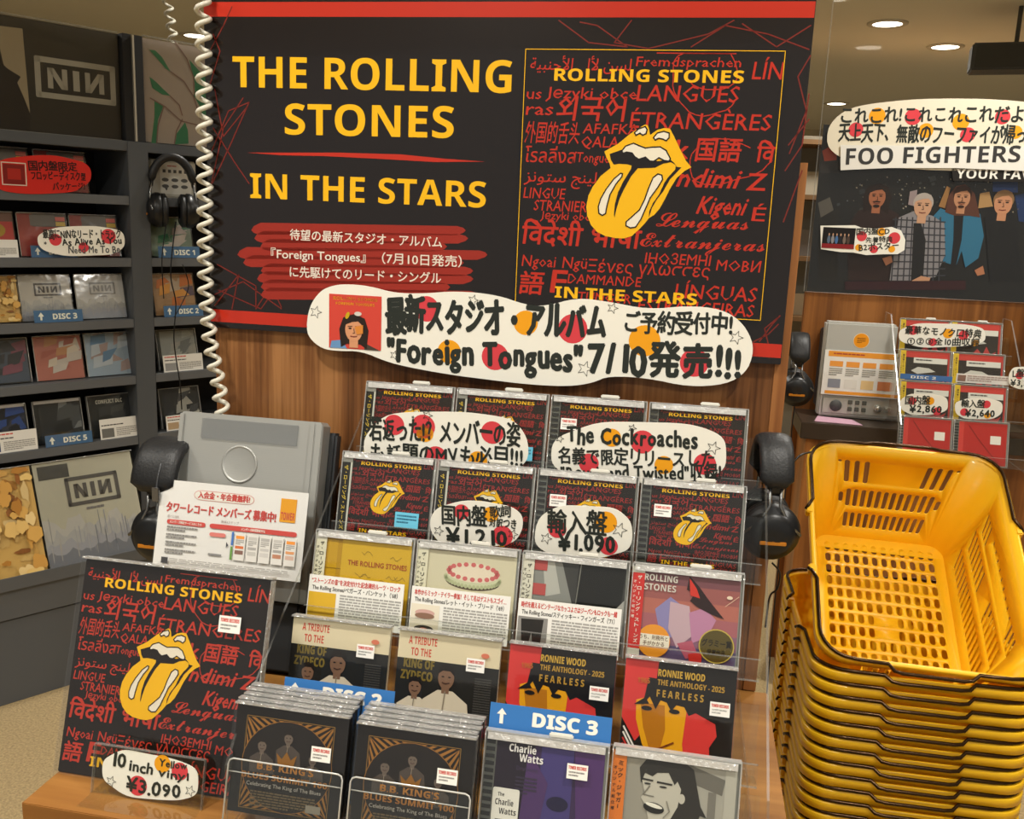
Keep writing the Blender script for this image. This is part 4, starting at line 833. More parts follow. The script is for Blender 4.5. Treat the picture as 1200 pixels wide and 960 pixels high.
def basket_shell(name, parent):
    b = B(); r0, r1 = .030, .048; z0, z1 = .0015, BDP
    lo, hi = ring(FWD_, FLN, r0), ring(BWD-.014, BLN-.014, r1); N = len(lo)
    for c in range(4):
        i0 = c*7
        for k in range(6):
            v = [(*lo[i0+k], z0), (*lo[i0+k+1], z0), (*hi[i0+k+1], z1), (*hi[i0+k], z1)]; b.add(v, [(0, 1, 2, 3)], BY, True)
    H = math.hypot(BDP, (BWD-FWD_)/2)
    def wall(i, j, Wm, holes): holed(b, [(*lo[i], z0), (*lo[j], z0), (*hi[j], z1), (*hi[i], z1)], Wm, H, holes, BY)
    ws = []; Ws = .21
    for e in (-1, 1):
        for k in range(3): ws.append(slot(e*(.050+.0165*k), .172, .056, .0085, 90-e*2))
    for k in range(14): ws.append(slot(-.0884+.0136*k, .106, .026 if k in (0, 13) else .046, .0082))
    for k in range(12): ws.append(slot(-.0748+.0136*k, .048, .040, .0082))
    for e in (-1, 1): ws.append(slot(e*.096, .196, .007, .007))
    wl = []
    for k in range(17):
        for y_, l_ in ((.048, .044), (.105, .044)):
            if 6 < k < 10 and y_ > .1: continue
            wl.append(slot(-.128+.016*k, y_, l_, .0065, 62))
    for k in range(9): wl.append(slot(-.076+.019*k, .168, .009, .006, 62))
    for e in (-1, 1):
        for k in range(3): wl.append(slot(e*(.1+.014*k), .155, .04, .0065, 62))
    wall(6, 7, .33, wl); wall(13, 14, Ws, ws); wall(20, 21, .33, wl); wall(27, 0, Ws, ws)
    fl = []
    for i in range(12):
        for j in range(12):
            if i in (5, 6) and j in (4, 5): continue
            fl.append(slot(-.099+.018*i, -.1485+.027*j, .0205, .0105))
    lo2 = [(-FWD_/2+.0, -FLN/2+.03), (FWD_/2, -FLN/2+.03), (FWD_/2, FLN/2-.03), (-FWD_/2, FLN/2-.03)]
    holed(b, [(x, y, z0) for x, y in lo2], FWD_, 1.0, [[(x, (y+FLN/2-.03)/(FLN-.06)) for x, y in q] for q in fl], BY)
    for s_ in (-1, 1):
        q = [(x, y) for x, y in lo if s_*y >= FLN/2-.0301]; q.sort(key=lambda a: a[0])
        cap_ = [(-FWD_/2, s_*(FLN/2-.03))]+q+[(FWD_/2, s_*(FLN/2-.03))]
        b.add([(x, y, z0) for x, y in cap_], [tuple(range(len(cap_)))], BY)
    o = b.build(name, parent); bm = bmesh.new(); bm.from_mesh(o.data); bmesh.ops.remove_doubles(bm, verts=bm.verts[:], dist=1e-4)
    for f_ in bm.faces: f_.smooth = True
    bmesh.ops.recalc_face_normals(bm, faces=bm.faces[:]); bm.to_mesh(o.data); bm.free(); o.data.set_sharp_from_angle(angle=math.radians(58))
    md = o.modifiers.new('thickness', 'SOLIDIFY'); md.thickness = .0022; md.offset = 0
    return o
def basket_rim(name, parent):
    b = B(); secs = [(BWD-.016, BLN-.016, BDP-.002), (BWD-.013, BLN-.013, BDP+.0015), (BWD-.002, BLN-.002, BDP+.0015), (BWD, BLN, BDP-.0005), (BWD-.0005, BLN-.0005, BDP-.0135), (BWD-.004, BLN-.004, BDP-.0135), (BWD-.005, BLN-.005, BDP-.003)]
    R = [[(x, y, z) for x, y in ring(w, l, .05)] for w, l, z in secs]; n = len(R[0]); v = [p_ for q in R for p_ in q]; f = []
    for i in range(len(R)-1):
        for j in range(n): f.append((i*n+j, i*n+(j+1) % n, (i+1)*n+(j+1) % n, (i+1)*n+j))
    b.add(v, f, BY, True)
    for sx_ in (-1, 1):
        for sy_ in (-1, 1): b.box(sx_*BWD/2-.006, sx_*BWD/2+.006, sy_*.063-.008, sy_*.063+.008, BDP-.012, BDP+.004, BY, .002)
    return b.build(name, parent)
def basket_handle(sgn):
    def f(name, parent):
        z = BDP+.0055; w = BWD/2-.0065; l = BLN/2-.002; q = [(-w-.013, sgn*.063, z-.005), (-w-.008, sgn*.070, z), (-w, sgn*.085, z), (-w, sgn*(l-.05), z)]
        for k in range(1, 6): a = math.radians(90*k/6); q.append((-w+.05-.05*math.cos(a), sgn*(l-.05+.05*math.sin(a)), z))
        q += [(-w+.055, sgn*(l+.001), z), (-.068, sgn*(l+.002), z), (-.058, sgn*(l+.010), z-.006), (-.045, sgn*(l+.012), z-.007)]
        q = q+[(-x, y, z_) for x, y, z_ in reversed(q)]
        return B().tube(q, .0031, WIRE, 7).build(name, parent)
    return f
def basket(label, loc, rot):
    t = thing('shopping_basket', label, 'shopping basket', None, *loc, group='yellow shopping baskets'); t.rotation_euler = rot
    part('bk_shell', 'basket_shell', t, basket_shell); part('bk_rim', 'rim', t, basket_rim)
    part('bk_h1', 'handle', t, basket_handle(1)); part('bk_h2', 'handle', t, basket_handle(-1)); return t
Rb = Matrix.Rotation(math.radians(-9.17), 3, 'Z')@Matrix.Rotation(math.radians(1.2), 3, 'Y')@Matrix.Rotation(math.radians(36.4), 3, 'X')
c = Vector((.7101, 1.5463, .921))-Rb@Vector((0, 0, BDP))
basket('empty yellow shopping basket tipped up on top of the nested stack', c, (math.radians(36.4), math.radians(1.2), math.radians(-9.17)))
ORD = 'first second third fourth fifth sixth seventh eighth ninth tenth eleventh twelfth thirteenth fourteenth fifteenth sixteenth seventeenth eighteenth nineteenth twentieth twenty-first twenty-second twenty-third twenty-fourth'.split()
BASKET_Z, STEP = .764, .0232
cz = Rb@Vector((0, 0, 0)); near = Vector((.5017+.1755*math.cos(math.radians(9.17))+.230*math.sin(math.radians(9.17)), 1.392-.1755*math.sin(math.radians(9.17))+.230*math.cos(math.radians(9.17)), 0))
for k in range(23):
    z = BASKET_Z-STEP*k-BDP
    if z < 0: break
    basket('yellow shopping basket nested level in the stack, %s below the tipped basket' % ORD[k], (near.x, near.y, z), (0, 0, math.radians(-9.17)))

# ---------------------------------------------------------------- dark shelving on the left
SH = mat('5c5e60', .5); SHD = mat('202123', .7); SHM = mat('4c4f52', .5)
SHELF = [1.478, 1.290, 1.100, .919, .722]
t = thing('shelving_unit', 'charcoal shelving unit with disc rows, lit from the front, at the left', 'shelving unit', LX, 0, 0, 0)
XL, XR = -1.1, .62
for i, z in enumerate(SHELF): B().box(XL, -.012, .0, .25, z-.027, z, SH, .001).box(.052, XR, .0, .25, z-.027, z, SH, .001).build('shelf', t)
B().box(-.012, .052, -.002, .26, .0, 1.64, SHM, .001).build('upright', t)
B().box(XL, XR, .25, .27, 0, 1.95, SHD).build('back_board', t)
B().box(XL, XR, .0, .25, 1.612, 1.642, SHM, .001).build('shelf', t)
B().box(XL, -.012, -.13, .24, .352, .378, SH, .001).box(XL, -.012, -.135, -.13, .352, .392, SH, .001).box(XL, -.012, -.125, .24, .262, .352, SH, .001).build('base_shelf', t)
B().box(XL, XR, -.118, .25, 0, .258, mat('585b5f', .45), .001).build('plinth_cabinet', t)
B().box(XL, -.014, .03, .24, 1.643, 1.95, mat('2b2826', .4), .001).box(.05, XR, .03, .24, 1.643, 1.95, SHD, .001).build('header_box', t)
B().box(-.012, .05, .006, .24, 1.643, 1.952, SHD, .001).build('upright', t)
B().box(.015, .0205, -.002, .006, 1.643, 1.95, mat('c9c4b6', .3, .6)).build('trim_strip', t)
# header posters
pl = Pl(LX, -.029, -.72, 1.646); hwid, hht = .700, .302
t = thing('header_poster', 'dark header poster with boxed three-letter logo and a coat-collar photo', 'poster', LX, -.72, -.029, 1.646)
B().box(0, hwid, -.001, .004, 0, hht, mat('3b3733', .35, coat=.3)).build('backing', t)
p = P(); p.up(); LG = mat('bcb8ae', .4); ph = mat('b3a58c', .4)
ppoly(p, pl, [(-70, 22), (26, 33.5), (35, 133), (-70, 128)], ph); ppoly(p, pl, [(-80, 30), (-20, 35), (-2, 50), (4, 76), (8, 80), (24, 90), (20, 97), (28, 115), (35, 133), (35, 158), (-80, 158)], mat('2d2622', .5))
q0, q1 = pl(42, 113.5), pl(133, 79); nin(p, q0[0], q0[1], q1[0]-q0[0]+.003, q1[1]-q0[1]+.002, LG, .14)
p.build('printed_sheet', t, -.0012)
B().box(0, hwid, -.012, -.0095, -.002, hht+.002, clear('header_glass', (.9, .9, .88), .05, .08)).box(0, hwid, -.0122, -.006, hht+.002, hht+.007, EDGE).box(0, hwid, -.0124, -.006, -.008, -.002, mat('8f8c84', .4, .3)).build('clear_cover', t)
t = thing('header_poster', 'pale pink and green abstract poster beside the coiled cord', 'poster', LX, .056, -.029, 1.646); pl = Pl(LX, -.029, .056, 1.646)
B().box(0, .5, -.001, .004, 0, .306, mat('b5a69c', .4)).build('backing', t); p = P(); p.up(); z2 = lambda x, y: (140+x/6, 20+y/6); gr = mat('3d8560', .4); pk = mat('8d6f68', .5)
for q in ([(205, 228), (250, 235), (300, 285), (358, 385), (320, 360), (270, 300)], [(210, 420), (255, 455), (310, 510), (358, 555), (300, 545), (230, 500)], [(245, 590), (310, 625), (270, 720), (258, 890), (222, 890), (245, 700)], [(460, 740), (480, 800), (485, 890), (385, 895), (400, 820)], [(490, 300), (560, 380), (640, 420), (660, 760), (590, 700), (560, 620), (520, 550), (528, 470)], [(640, 200), (720, 225), (720, 330), (600, 250)]):
    ppoly(p, pl, [z2(*a) for a in q], gr, False)
p.up()
for q in ([(385, 170), (470, 290), (520, 420), (525, 540)], [(360, 385), (450, 450), (520, 560), (570, 720)], [(215, 570), (320, 630), (430, 730), (590, 770)], [(355, 555), (420, 620), (440, 690)], [(310, 630), (270, 760), (260, 890)], [(440, 720), (400, 800), (385, 890)]): p.line([pl(*z2(*a)) for a in q], .004, pk)
p.build('printed_sheet', t, -.0012)
B().box(0, .5, -.012, -.0095, -.002, .309, MATS['header_glass']).box(0, .5, -.0122, -.006, .308, .313, EDGE).build('clear_cover', t)
# covers for the shelf
def cov_nin(bg='b9b6ab', low='7d8087', ln='4a4744'):
    def f(w, h):
        p = P(); p.rect(0, 0, w, h, ink(bg)); rd = random.Random(4)
        for i, (hh_, cc) in enumerate(((.42, 'abaaa2'), (.34, '9fa09c'), (.25, '94969a'), (.15, low))):
            p.poly([(0, 0), (w, 0)]+[(w*(1-j/24), h*hh_*rd.uniform(.75, 1.15)) for j in range(25)], ink(cc))
        p.up()
        for i in range(34): x = rd.uniform(.02, .96)*w; p.rect(x, rd.uniform(.05, .25)*h, rd.uniform(.003, .010)*w, rd.uniform(.05, .25)*h, ink(rd.choice((low, '9c9a94', 'a0a09e', '8d8f96'))), False)
        p.up(); nin(p, w*.28, h*.55, w*.54, h*.28, ink(ln), .13); p.greek(w*.45, h*.48, w*.3, h*.04, 1, ink('6a6866'), 2); return p
    return f
def cov_rust(w, h):
    p = P(); p.rect(0, 0, w, h, ink('cfa85c')); rd = random.Random(8)
    for i in range(90):
        x, y = rd.uniform(.05, .95)*w, rd.uniform(.03, .97)*h; p.poly([(min(w, max(0, a)), min(h, max(0, b_))) for a, b_ in wavy(x, y, rd.uniform(.03, .17)*w, rd.uniform(.04, .2)*h, i, .3, 18, 2)], ink(rd.choice(('c39245', 'dcc083', 'a8742c', 'cda052', 'd9b870', 'd4b068', '8a5520'))))
    return p
def cov_generic(cols, seed, txt=None, tcol='d8d4c8'):
    def f(w, h):
        p = P(); p.rect(0, 0, w, h, ink(cols[0])); rd = random.Random(seed)
        for i in range(11):
            x, y, a = rd.uniform(0, .8)*w, rd.uniform(0, .8)*h, rd.uniform(.1, .2)
            p.poly([(x, y), (min(w, x+rd.uniform(.15, .5)*w), min(h, y+a*h*.4)), (min(w, x+rd.uniform(.2, .5)*w), min(h, y+a*h*2)), (x+.04*w, min(h, y+a*h*1.5))], ink(rd.choice(cols[1:])))
        if txt: p.up(); p.text(BD(txt), w*.1, h*.82, h*.13, ink(tcol), w*.72)
        return p
    return f
def cov_redbox(w, h):
    p = P(); p.rect(0, 0, w, h, ink('96403a')); p.rect(0, h*.7, w, h*.3, ink('57534e')); p.rect(0, h*.7, w*.3, h*.3, ink('8e3a35')); p.rect(w*.25, h*.72, w*.52, h*.26, ink('6a6660')); p.rect(w*.78, h*.84, w*.2, h*.1, ink('d0685c')); p.rect(w*.78, h*.72, w*.2, h*.1, ink('c9a838')); return p
def cov_sticker(w, h):
    p = P(); p.rect(0, 0, w, h, ink('b23a36')); p.rect(0, h*.8, w, h*.2, ink('6a4a40')); p.ell(w*.55, h*.6, w*.3, h*.2, ink('a8872a')); p.up(); p.greek(w*.35, h*.5, w*.4, h*.2, 3, ink('6a5220'), 3); return p
def shelf_cd(label, s0, s1, row, key, art, kind='jewel', body='d8d4c8', dn=0, cat='compact disc', h=None, **k):
    w = s1-s0; z = SHELF[row]+.0026; hh = h or (.117, .124, .134, .132, .132)[row]
    t = thing('compact_disc', label, cat, LX, (s0+s1)/2, -.035+dn, z+.001, math.radians(13), 'discs on the left shelves')
    if kind == 'jewel': jewel(t, key, art, tab=False, w=w, h=hh, cap=k.get('cap', False), tray=TRAYB)
    else: sleeve(t, (key, w), art, w, hh, .009, body)
    return t
shelf_cd('pale red-topped case at the left of the top shelf, behind the red cloud card', -.42, -.281, 0, 'rb1', cov_redbox, 'sleeve', 'd8d2c4')
shelf_cd('pale red-topped case at the right of the top shelf, behind the red cloud card', -.262, -.119, 0, 'rb1', cov_redbox, 'sleeve', 'd8d2c4')
shelf_cd('red disc with a gold round sticker at the left of the second shelf', -.47, -.332, 1, 'stk', cov_sticker, 'sleeve')
shelf_cd('red and grey case behind the white cloud card, left one of two', -.318, -.182, 1, 'rb2', cov_redbox, 'sleeve', 'd8d2c4')
shelf_cd('red and grey case behind the white cloud card, right one of two', -.171, -.031, 1, 'rb2', cov_redbox, 'sleeve', 'd8d2c4')
shelf_cd('rust and gold textured sleeve at the left of the third shelf', -.47, -.331, 2, 'rust', cov_rust, 'sleeve')
shelf_cd('grey boxed-logo sleeve on the third shelf, behind the DISC 3 strip', -.325, -.181, 2, 'nin1', cov_nin(), 'sleeve')
shelf_cd('paler boxed-logo sleeve at the right of the third shelf', -.165, -.018, 2, 'nin2', cov_nin('bfbfba', '8f949c', '8a8a88'), 'sleeve')
shelf_cd('blue and purple case at the left of the fourth shelf', -.45, -.312, 3, 'bp', cov_generic(('4a5260', '6a5868', '5a7a8a', '7a4a58', '38393f'), 2), 'jewel')
shelf_cd('orange and cream sleeve in the middle of the fourth shelf', -.294, -.157, 3, 'oc', cov_generic(('a8695a', 'b8b0a4', '9c5a4c', 'c4b8a4', 'b08058'), 5), 'sleeve')
shelf_cd('sky blue sleeve at the right of the fourth shelf', -.144, -.006, 3, 'sb', cov_generic(('8fa0ac', 'aab4ba', '5a7c98', 'b8bab8', '988680'), 9), 'sleeve')
shelf_cd('dark blue case at the left of the fifth shelf, behind a caption card', -.465, -.327, 4, 'db', cov_generic(('23283a', '2f4a8a', '3a3c48', '1a1c24'), 3), 'jewel', cap=True)
shelf_cd('black case with a bright glare, above the DISC 5 strip', -.305, -.166, 4, 'bg', cov_generic(('2c2e30', '4a4c4e', '77797a', '1c1e20'), 6), 'jewel', cap=True)
shelf_cd('dark case with pale capitals across its top at the right of the fifth shelf', -.144, -.011, 4, 'cf', cov_generic(('2b2c2c', '3c3d3d', '4c4c4a', '222'+'222'), 7, 'CONFLICT DLC'), 'jewel')
# second bay
shelf_cd('green and pale disc above the DISC 1 strip in the narrow right bay', .072, .212, 1, 'gp', cov_generic(('7d8f7a', 'b5a69c', '3d7a58', 'c8bcae'), 4), 'sleeve')
shelf_cd('orange cover above the DISC 2 strip in the narrow right bay', .078, .218, 2, 'or', cov_generic(('a8835a', 'c8702c', 'b8a48a', '5a4a58', 'd8953c'), 8), 'sleeve')
shelf_cd('grey misty case with a white caption in the narrow right bay', .085, .222, 3, 'gm', cov_generic(('8d8d88', 'a0a09a', '6f706e', '99948c'), 10), 'jewel')
shelf_cd('dark case with pale faces in the lowest row of the narrow right bay', .088, .228, 4, 'df', cov_generic(('2f2f31', 'a8a49c', '4a4a4c', 'c0bbb0'), 12), 'jewel')
def strip(label, num, s0, s1, row, z0=.0, h=.036, dn=.034):
    t = thing('disc_number_strip', label, 'divider strip', LX, (s0+s1)/2, -.026+dn-.012, SHELF[row]+.001+z0, math.radians(8), 'blue disc number strips'); w = s1-s0
    B().box(-w/2, w/2, 0, .0012, 0, h, ink('4a6f98')).build('strip', t); p = P(); p.up(); p.text(BD('DISC '+num), -w*.12, h*.25, h*.62, I['pap'], w*.5, .02); p.poly([(-w*.36, h*.85), (-w*.30, h*.5), (-w*.34, h*.5), (-w*.34, h*.2), (-w*.38, h*.2), (-w*.38, h*.5), (-w*.42, h*.5)], I['pap']); p.build('printed_number', t, -.0002)
    B().box(-w/2-.002, w/2+.002, -.003, -.0022, 0, h+.006, ACRYL).build('clear_holder', t)
strip('blue strip lettered DISC 3 on the third left shelf', '3', -.305, -.166, 2); strip('blue strip lettered DISC 5 on the fifth left shelf', '5', -.294, -.155, 4); strip('blue strip lettered DISC 1 in the narrow right bay', '1', .078, .218, 1); strip('blue strip lettered DISC 2 in the narrow right bay', '2', .09, .225, 2)
strip('pale blue strip lettered DISC 4 below the white cloud card', '4', -.30, -.17, 1, 0, .034, .0265)
def cap_card(label, s0, s1, row, h, key, red=True, dn=.03):
    w = s1-s0; t = thing('caption_card', label, 'caption card', LX, (s0+s1)/2, -.026+dn-.012, SHELF[row]+.001, math.radians(8), 'white caption cards on the left shelves')
    B().box(-w/2, w/2, 0, .001, 0, h, ink('dcdad2')).build('card', t); p = P(); p.up()
    if red: p.greek(-w*.46, h*.8, w*.9, h*.12, 1, ink('c8564c'), key)
    p.greek(-w*.46, h*.62, w*.9, h*.1, 1, ink('4a4846'), key+1); p.greek(-w*.1, h*.08, w*.56, h*.45, 5, ink('94928c'), key+2); p.rect(-w*.46, h*.08, w*.3, h*.45, ink(('3a4a6a', '8a8a88', '6a6a66', 'a89070')[key % 4]), False); p.build('printed_text', t, -.0002)
cap_card('white caption card below the gold sticker disc', -.47, -.335, 1, .05, 1, False); cap_card('white caption card in front of the dark blue case', -.47, -.315, 4, .062, 0); cap_card('white caption card in front of the dark case with pale capitals', -.128, .0, 4, .064, 2, False)
cap_card('white caption card on the misty grey case', .085, .222, 3, .055, 1); cap_card('white caption card under the pale faces case', .088, .215, 4, .05, 3)
g = 'cloud cards on the left shelves'
cloud_card('handwritten_card', 'red cloud card with a small framed picture on the top left shelf', LX, .002, 48, 205, 58, 22.5, 4, [], [], [('国内盤限定', (33, 199), (91, 200), 10, ink('2a1412')), ('フロッピーディスク型', (36, 210), (101, 211), 9, ink('2a1412')), ('パッケージ!', (62, 222), (100, 222), 8, ink('2a1412'))], g, 'c9281e',
   extra=lambda p, pl, u: (p.frame(*pl(3, 216), 27*u, 26*u, 1.2*u, ink('d8c8b8')), p.rect(*pl(4.5, 215), 24*u, 23*u, ink('7a1c18')), p.rect(*pl(9, 210), 15*u, 13*u, ink('a8281e'))))
cloud_card('handwritten_card', 'white cloud card with English song title on the second left shelf', LX, .006, 96, 282.5, 51, 17.5, 6, [(65, 281, 7, 'dotr'), (127, 277, 9, 'dotr'), (98, 290, 6, 'dotr')], [(53, 285, 1.5)], [('最高にNINなリード・トラック', (50, 279), (142, 279), 10), ('As Alive As You', (73, 288), (143, 286), 8, I['mark'], .06), ('Need Me To Be', (80, 297), (141, 296), 8, ink('55585a'), .04)], g)
# LPs on the ledge
for lab, s, key, art in (('rust and gold textured record sleeve leaning on the bottom left ledge', -.498, 'rust', cov_rust), ('pale grey record sleeve with boxed logo leaning on the bottom left ledge', -.195, 'ninlp', cov_nin('aaa894', '70747a', '4c4a46'))):
    t = thing('record_sleeve', lab, 'record', LX, s, .118, .3808, math.radians(20), 'record sleeves on the bottom ledge'); w = .296; h = .318
    B().box(-w/2, w/2, .0006, .005, 0, h, ink('8a8672'), .0006).build('sleeve_body', t); art(w, h).build('front_cover', t, .0004, -w/2, 0); B().box(-w/2-.002, w/2+.002, -.0085, -.008, 0, h+.002, WRAP).box(-w/2-.002, w/2+.002, -.008, .006, h+.001, h+.003, WRAPTOP).build('plastic_wrap', t)
    if key == 'ninlp': p = P(); p.rect(-w*.46, h*.84, w*.3, h*.13, ink('3b3c38')); p.build('dark_sticker', t, -.0005)
# little station with headphones in the narrow bay
t = thing('listening_station', 'small white listening panel with button icons in the narrow left bay', 'listening station', LX, .152, -.04, 1.479)
B().box(-.078, .078, 0, .02, 0, .118, mat('b9b6aa', .4), .004).build('housing', t)
p = P(); p.rrect(-.045, .012, .105, .098, .008, ink('d6d4ca')); p.up(); p.greek(-.02, .095, .05, .006, 1, ink('b04a3c'), 2)
for i in range(5): p.rect(-.036+i*.018, .078, .010, .010, ink('4a4a48'), False)
for i in range(3):
    for j in range(2): p.ell(-.028+i*.032, .056-j*.02, .012, .006, ink('5a5a58'), 10, False)
p.poly([(-.03, .03), (-.02, .03), (-.025, .022)], ink('3a3a3a'), False); p.build('button_icons', t, -.0006)
s, z = LX.see(222, 238, .05); headphones('headphones', 'black headphones hung over the small listening panel in the left bay', LX, s+.03, .045, 1.44, math.radians(70), False, 1.2, .45)
cable('headphone_cable', 'twisted black cable hanging down the narrow left bay', [L3(206, 260, .03), L3(200, 320, .03), L3(206, 355, .03), L3(204, 400, .03), L3(211, 450, .03), L3(213, 480, .03)], .0022)
cable('headphone_cable', 'black cable looping beside the DISC 2 strip in the left bay', [L3(197, 250, .025), L3(190, 300, .025), L3(192, 350, .025)], .0018)
cable('headphone_cable', 'black cable swinging right of the twisted cable in the left bay', [L3(214, 310, .035), L3(221, 335, .035), L3(212, 358, .035), L3(204, 372, .035)], .0018)

# ---------------------------------------------------------------- fixture behind on the right
NB = -1.70; WOODR = wood('chestnut_panel', '6a3f1e', '885528', 'a56b36', 'Z', 8)
e = lambda x, y, n=NB: FX.see(x, y, n)
sl, zt = e(944, 342)
t = thing('rear_fixture', 'walnut display fixture with dark ledge behind the baskets', 'display fixture', FX, sl, NB, 0)
B().box(0, 1.1, 0, .03, 0, zt, WOODR, .001).build('back_panel', t)
z1 = e(957, 488, NB+.12)[1]
B().box(0, 1.1, -.24, -.001, z1-.05, z1, mat('3a2f26', .35), .002).build('ledge', t); B().box(.02, 1.08, -.22, -.001, 0, z1-.051, WOODR).build('base_cabinet', t)
# clear sheet and band poster
NP = NB+.004; s0 = e(946, 336, NP)[0]; zb = zt+.002; pl = Pl(FX, NP, s0, zb); wP = .76; hP = e(963, 146, NP)[1]-zb
t = thing('clear_header_sheet', 'tall clear acrylic sheet standing on the rear fixture above the band poster', 'acrylic sheet', FX, s0-.01, NB+.022, zb)
B().box(0, 1.05, 0, .003, 0, 2.28-zb, clear('header_sheet', (.97, .97, .96), .03, .02)).box(-.002, 0, 0, .003, 0, 2.28-zb, EDGE).build('sheet', t)
t = thing('band_poster', 'dark photo poster of four long and short haired people behind the clear sheet', 'poster', FX, s0, NP, zb)
B().box(0, wP, -.001, .004, 0, hP, mat('14120f', .3, coat=.4)).build('board', t)
p = P(); p.up(); zz = lambda x, y: (940+x/4.615, 190+y/4.615)
def pp(pts, c, up=True): ppoly(p, pl, [zz(*a) for a in pts], mat(c, .4), up)
rd = random.Random(12)
for i in range(46):
    x, y = rd.uniform(100, 1250), rd.uniform(60, 300); r = rd.uniform(8, 34); pp([(x, y), (x+r, y-r*.3), (x+r*1.2, y+r*.5), (x+r*.2, y+r*.8)], rd.choice(('2a2c30', '33322e', '23201c', '3a3e42', '1c2430', '2c2622')), False)
pp([(88, 640), (92, 300), (200, 250), (190, 640)], '1f1c18'); pp([(95, 60), (110, -120), (200, -110), (200, 60)], '2e2a28'); pp([(108, -60), (140, -80), (190, -60), (185, -10), (120, -5)], 'b0482c'); pp([(85, 220), (150, 190), (170, 260), (100, 300)], '5a5650')
pp([(1030, 60), (1165, 60), (1165, 165), (1030, 160)], '27407a'); pp([(1150, 180), (1300, 150), (1300, 340), (1170, 320)], '1f3460')
for i in range(70):
    x, y = rd.uniform(210, 1180), rd.uniform(70, 270); r = rd.uniform(3, 9); pp([(x, y), (x+r, y-r*.3), (x+r*1.2, y+r*.9), (x+r*.2, y+r*.8)], rd.choice(('6e7074', '575248', '8c8270', '4a5460', 'a39a8a')), False)
def u_(d): return pl(*zz(d, 0))[0]-pl(*zz(0, 0))[0]
def fc(x, y, r, *a, **k): c = pl(*zz(x, y)); face(p, c[0], c[1], u_(r), *a, **k)
pp([(250, 640), (240, 360), (300, 265), (380, 240), (440, 240), (520, 280), (560, 400), (540, 640)], '2b1814')
fc(405, 190, 44, 'a8694a', '241813', True, beard=True)
pp([(1010, 640), (985, 300), (1035, 250), (1110, 260), (1160, 330), (1180, 640)], '151517'); pp([(950, 250), (960, 170), (1010, 160), (1030, 240)], 'b08a5a'); fc(1085, 225, 46, 'c98f6c', '8a6a48', False); pp([(930, 585), (975, 560), (985, 605), (945, 615)], 'b97a58')
pp([(700, 300), (745, 250), (800, 270), (880, 280), (960, 280), (980, 400), (950, 520), (880, 570), (860, 480), (830, 560), (760, 540), (740, 400)], '2f7296'); pp([(818, 280), (870, 290), (860, 420), (830, 560), (800, 560), (815, 420)], '16161a'); pp([(770, 270), (790, 180), (830, 130), (880, 120), (930, 170), (960, 300), (900, 290), (820, 290)], '5a3324'); pp([(735, 240), (780, 130), (800, 140), (770, 250)], '9a7040')
fc(862, 195, 42, 'c08a68', '3c241a', False, beard=True)
pp([(470, 640), (500, 420), (520, 300), (600, 265), (700, 290), (765, 330), (770, 500), (720, 620), (600, 640)], '8d8a90'); 
p.up()
for k in range(9): p.line([pl(*zz(505+k*30, 300)), pl(*zz(480+k*32, 640))], .004, mat('3a3a42', .5)); p.line([pl(*zz(490, 310+k*38)), pl(*zz(770, 325+k*36))], .004, mat('3a3a42', .5))
pp([(585, 640), (600, 330), (640, 330), (665, 420), (650, 640)], '1b1a1c'); pp([(570, 230), (580, 160), (620, 150), (610, 240)], '9a8a8c'); fc(650, 240, 46, 'd0a182', 'b4aaa4', False)
pp([(590, 640), (640, 615), (690, 625), (680, 655), (600, 655)], 'cf9a78'); pp([(430, 520), (480, 505), (485, 540), (450, 560)], 'b97a58')
pp([(100, 640), (300, 560), (900, 570), (900, 655), (100, 655)], '3a1416', True) if False else pp([(230, 690), (230, 645), (880, 640), (880, 690)], '34141a')
p.build('printed_photo', t, -.0012)
NS = NB+.026; g = 'signs on the clear sheet'
cloud_card('handwritten_sign', 'long white cloud sign in marker above the band poster', FX, NS, 1117, 158, 148, 42, 9, [(1028, 136, 10, 'doto'), (1070, 137, 10, 'dotr'), (1003, 152, 9, 'dotr'), (1085, 153, 9, 'doto'), (1126, 143, 10, 'doto'), (1175, 137, 9, 'dotr'), (1134, 158, 9, 'dotr'), (1190, 155, 8, 'doto')], [], 
   [('これこれ!これこれこれだよ!', (983, 143), (1206, 141), 17), ('天上天下、無敵のフーファイが帰ってきた!', (982, 164), (1250, 168), 19)], g, 'e4dcc6', dep=.002, cat='sign', amp=.035)
s0_, z0_ = e(985, 199, NS+.004)
t = thing('name_sign', 'white cut-out sign with black capitals under the long cloud sign', 'sign', FX, s0_, NS+.004, z0_); pl = Pl(FX, NS+.004, s0_, z0_)
B().prism([pl(*a) for a in ((985, 199.5), (985, 170), (1215, 172), (1215, 201), (1120, 197), (1040, 197))], 0, .0015, ink('e6e4dc')).build('card', t); p = P(); p.up(); ptext(p, pl, BD('FOO'), (991, 193), (1046, 192), 19, ink('3a3a3a')); ptext(p, pl, BD('FIGHTERS'), (1058, 191.5), (1195, 190), 19, ink('3a3a3a')); p.build('lettering', t, -.0003)
s0_, z0_ = e(1116, 211, NS)
t = thing('title_strip', 'black title strip with white capitals over the band poster', 'sign', FX, s0_, NS, z0_); pl = Pl(FX, NS, s0_, z0_)
B().prism([pl(*a) for a in ((1117, 212), (1115, 197), (1230, 199), (1232, 214))], 0, .0012, ink('24211f')).build('card', t); p = P(); p.up(); ptext(p, pl, BD('YOUR FAVORITE'), (1120, 209), (1260, 211), 11, ink('e9e7df')); p.build('lettering', t, -.0003)
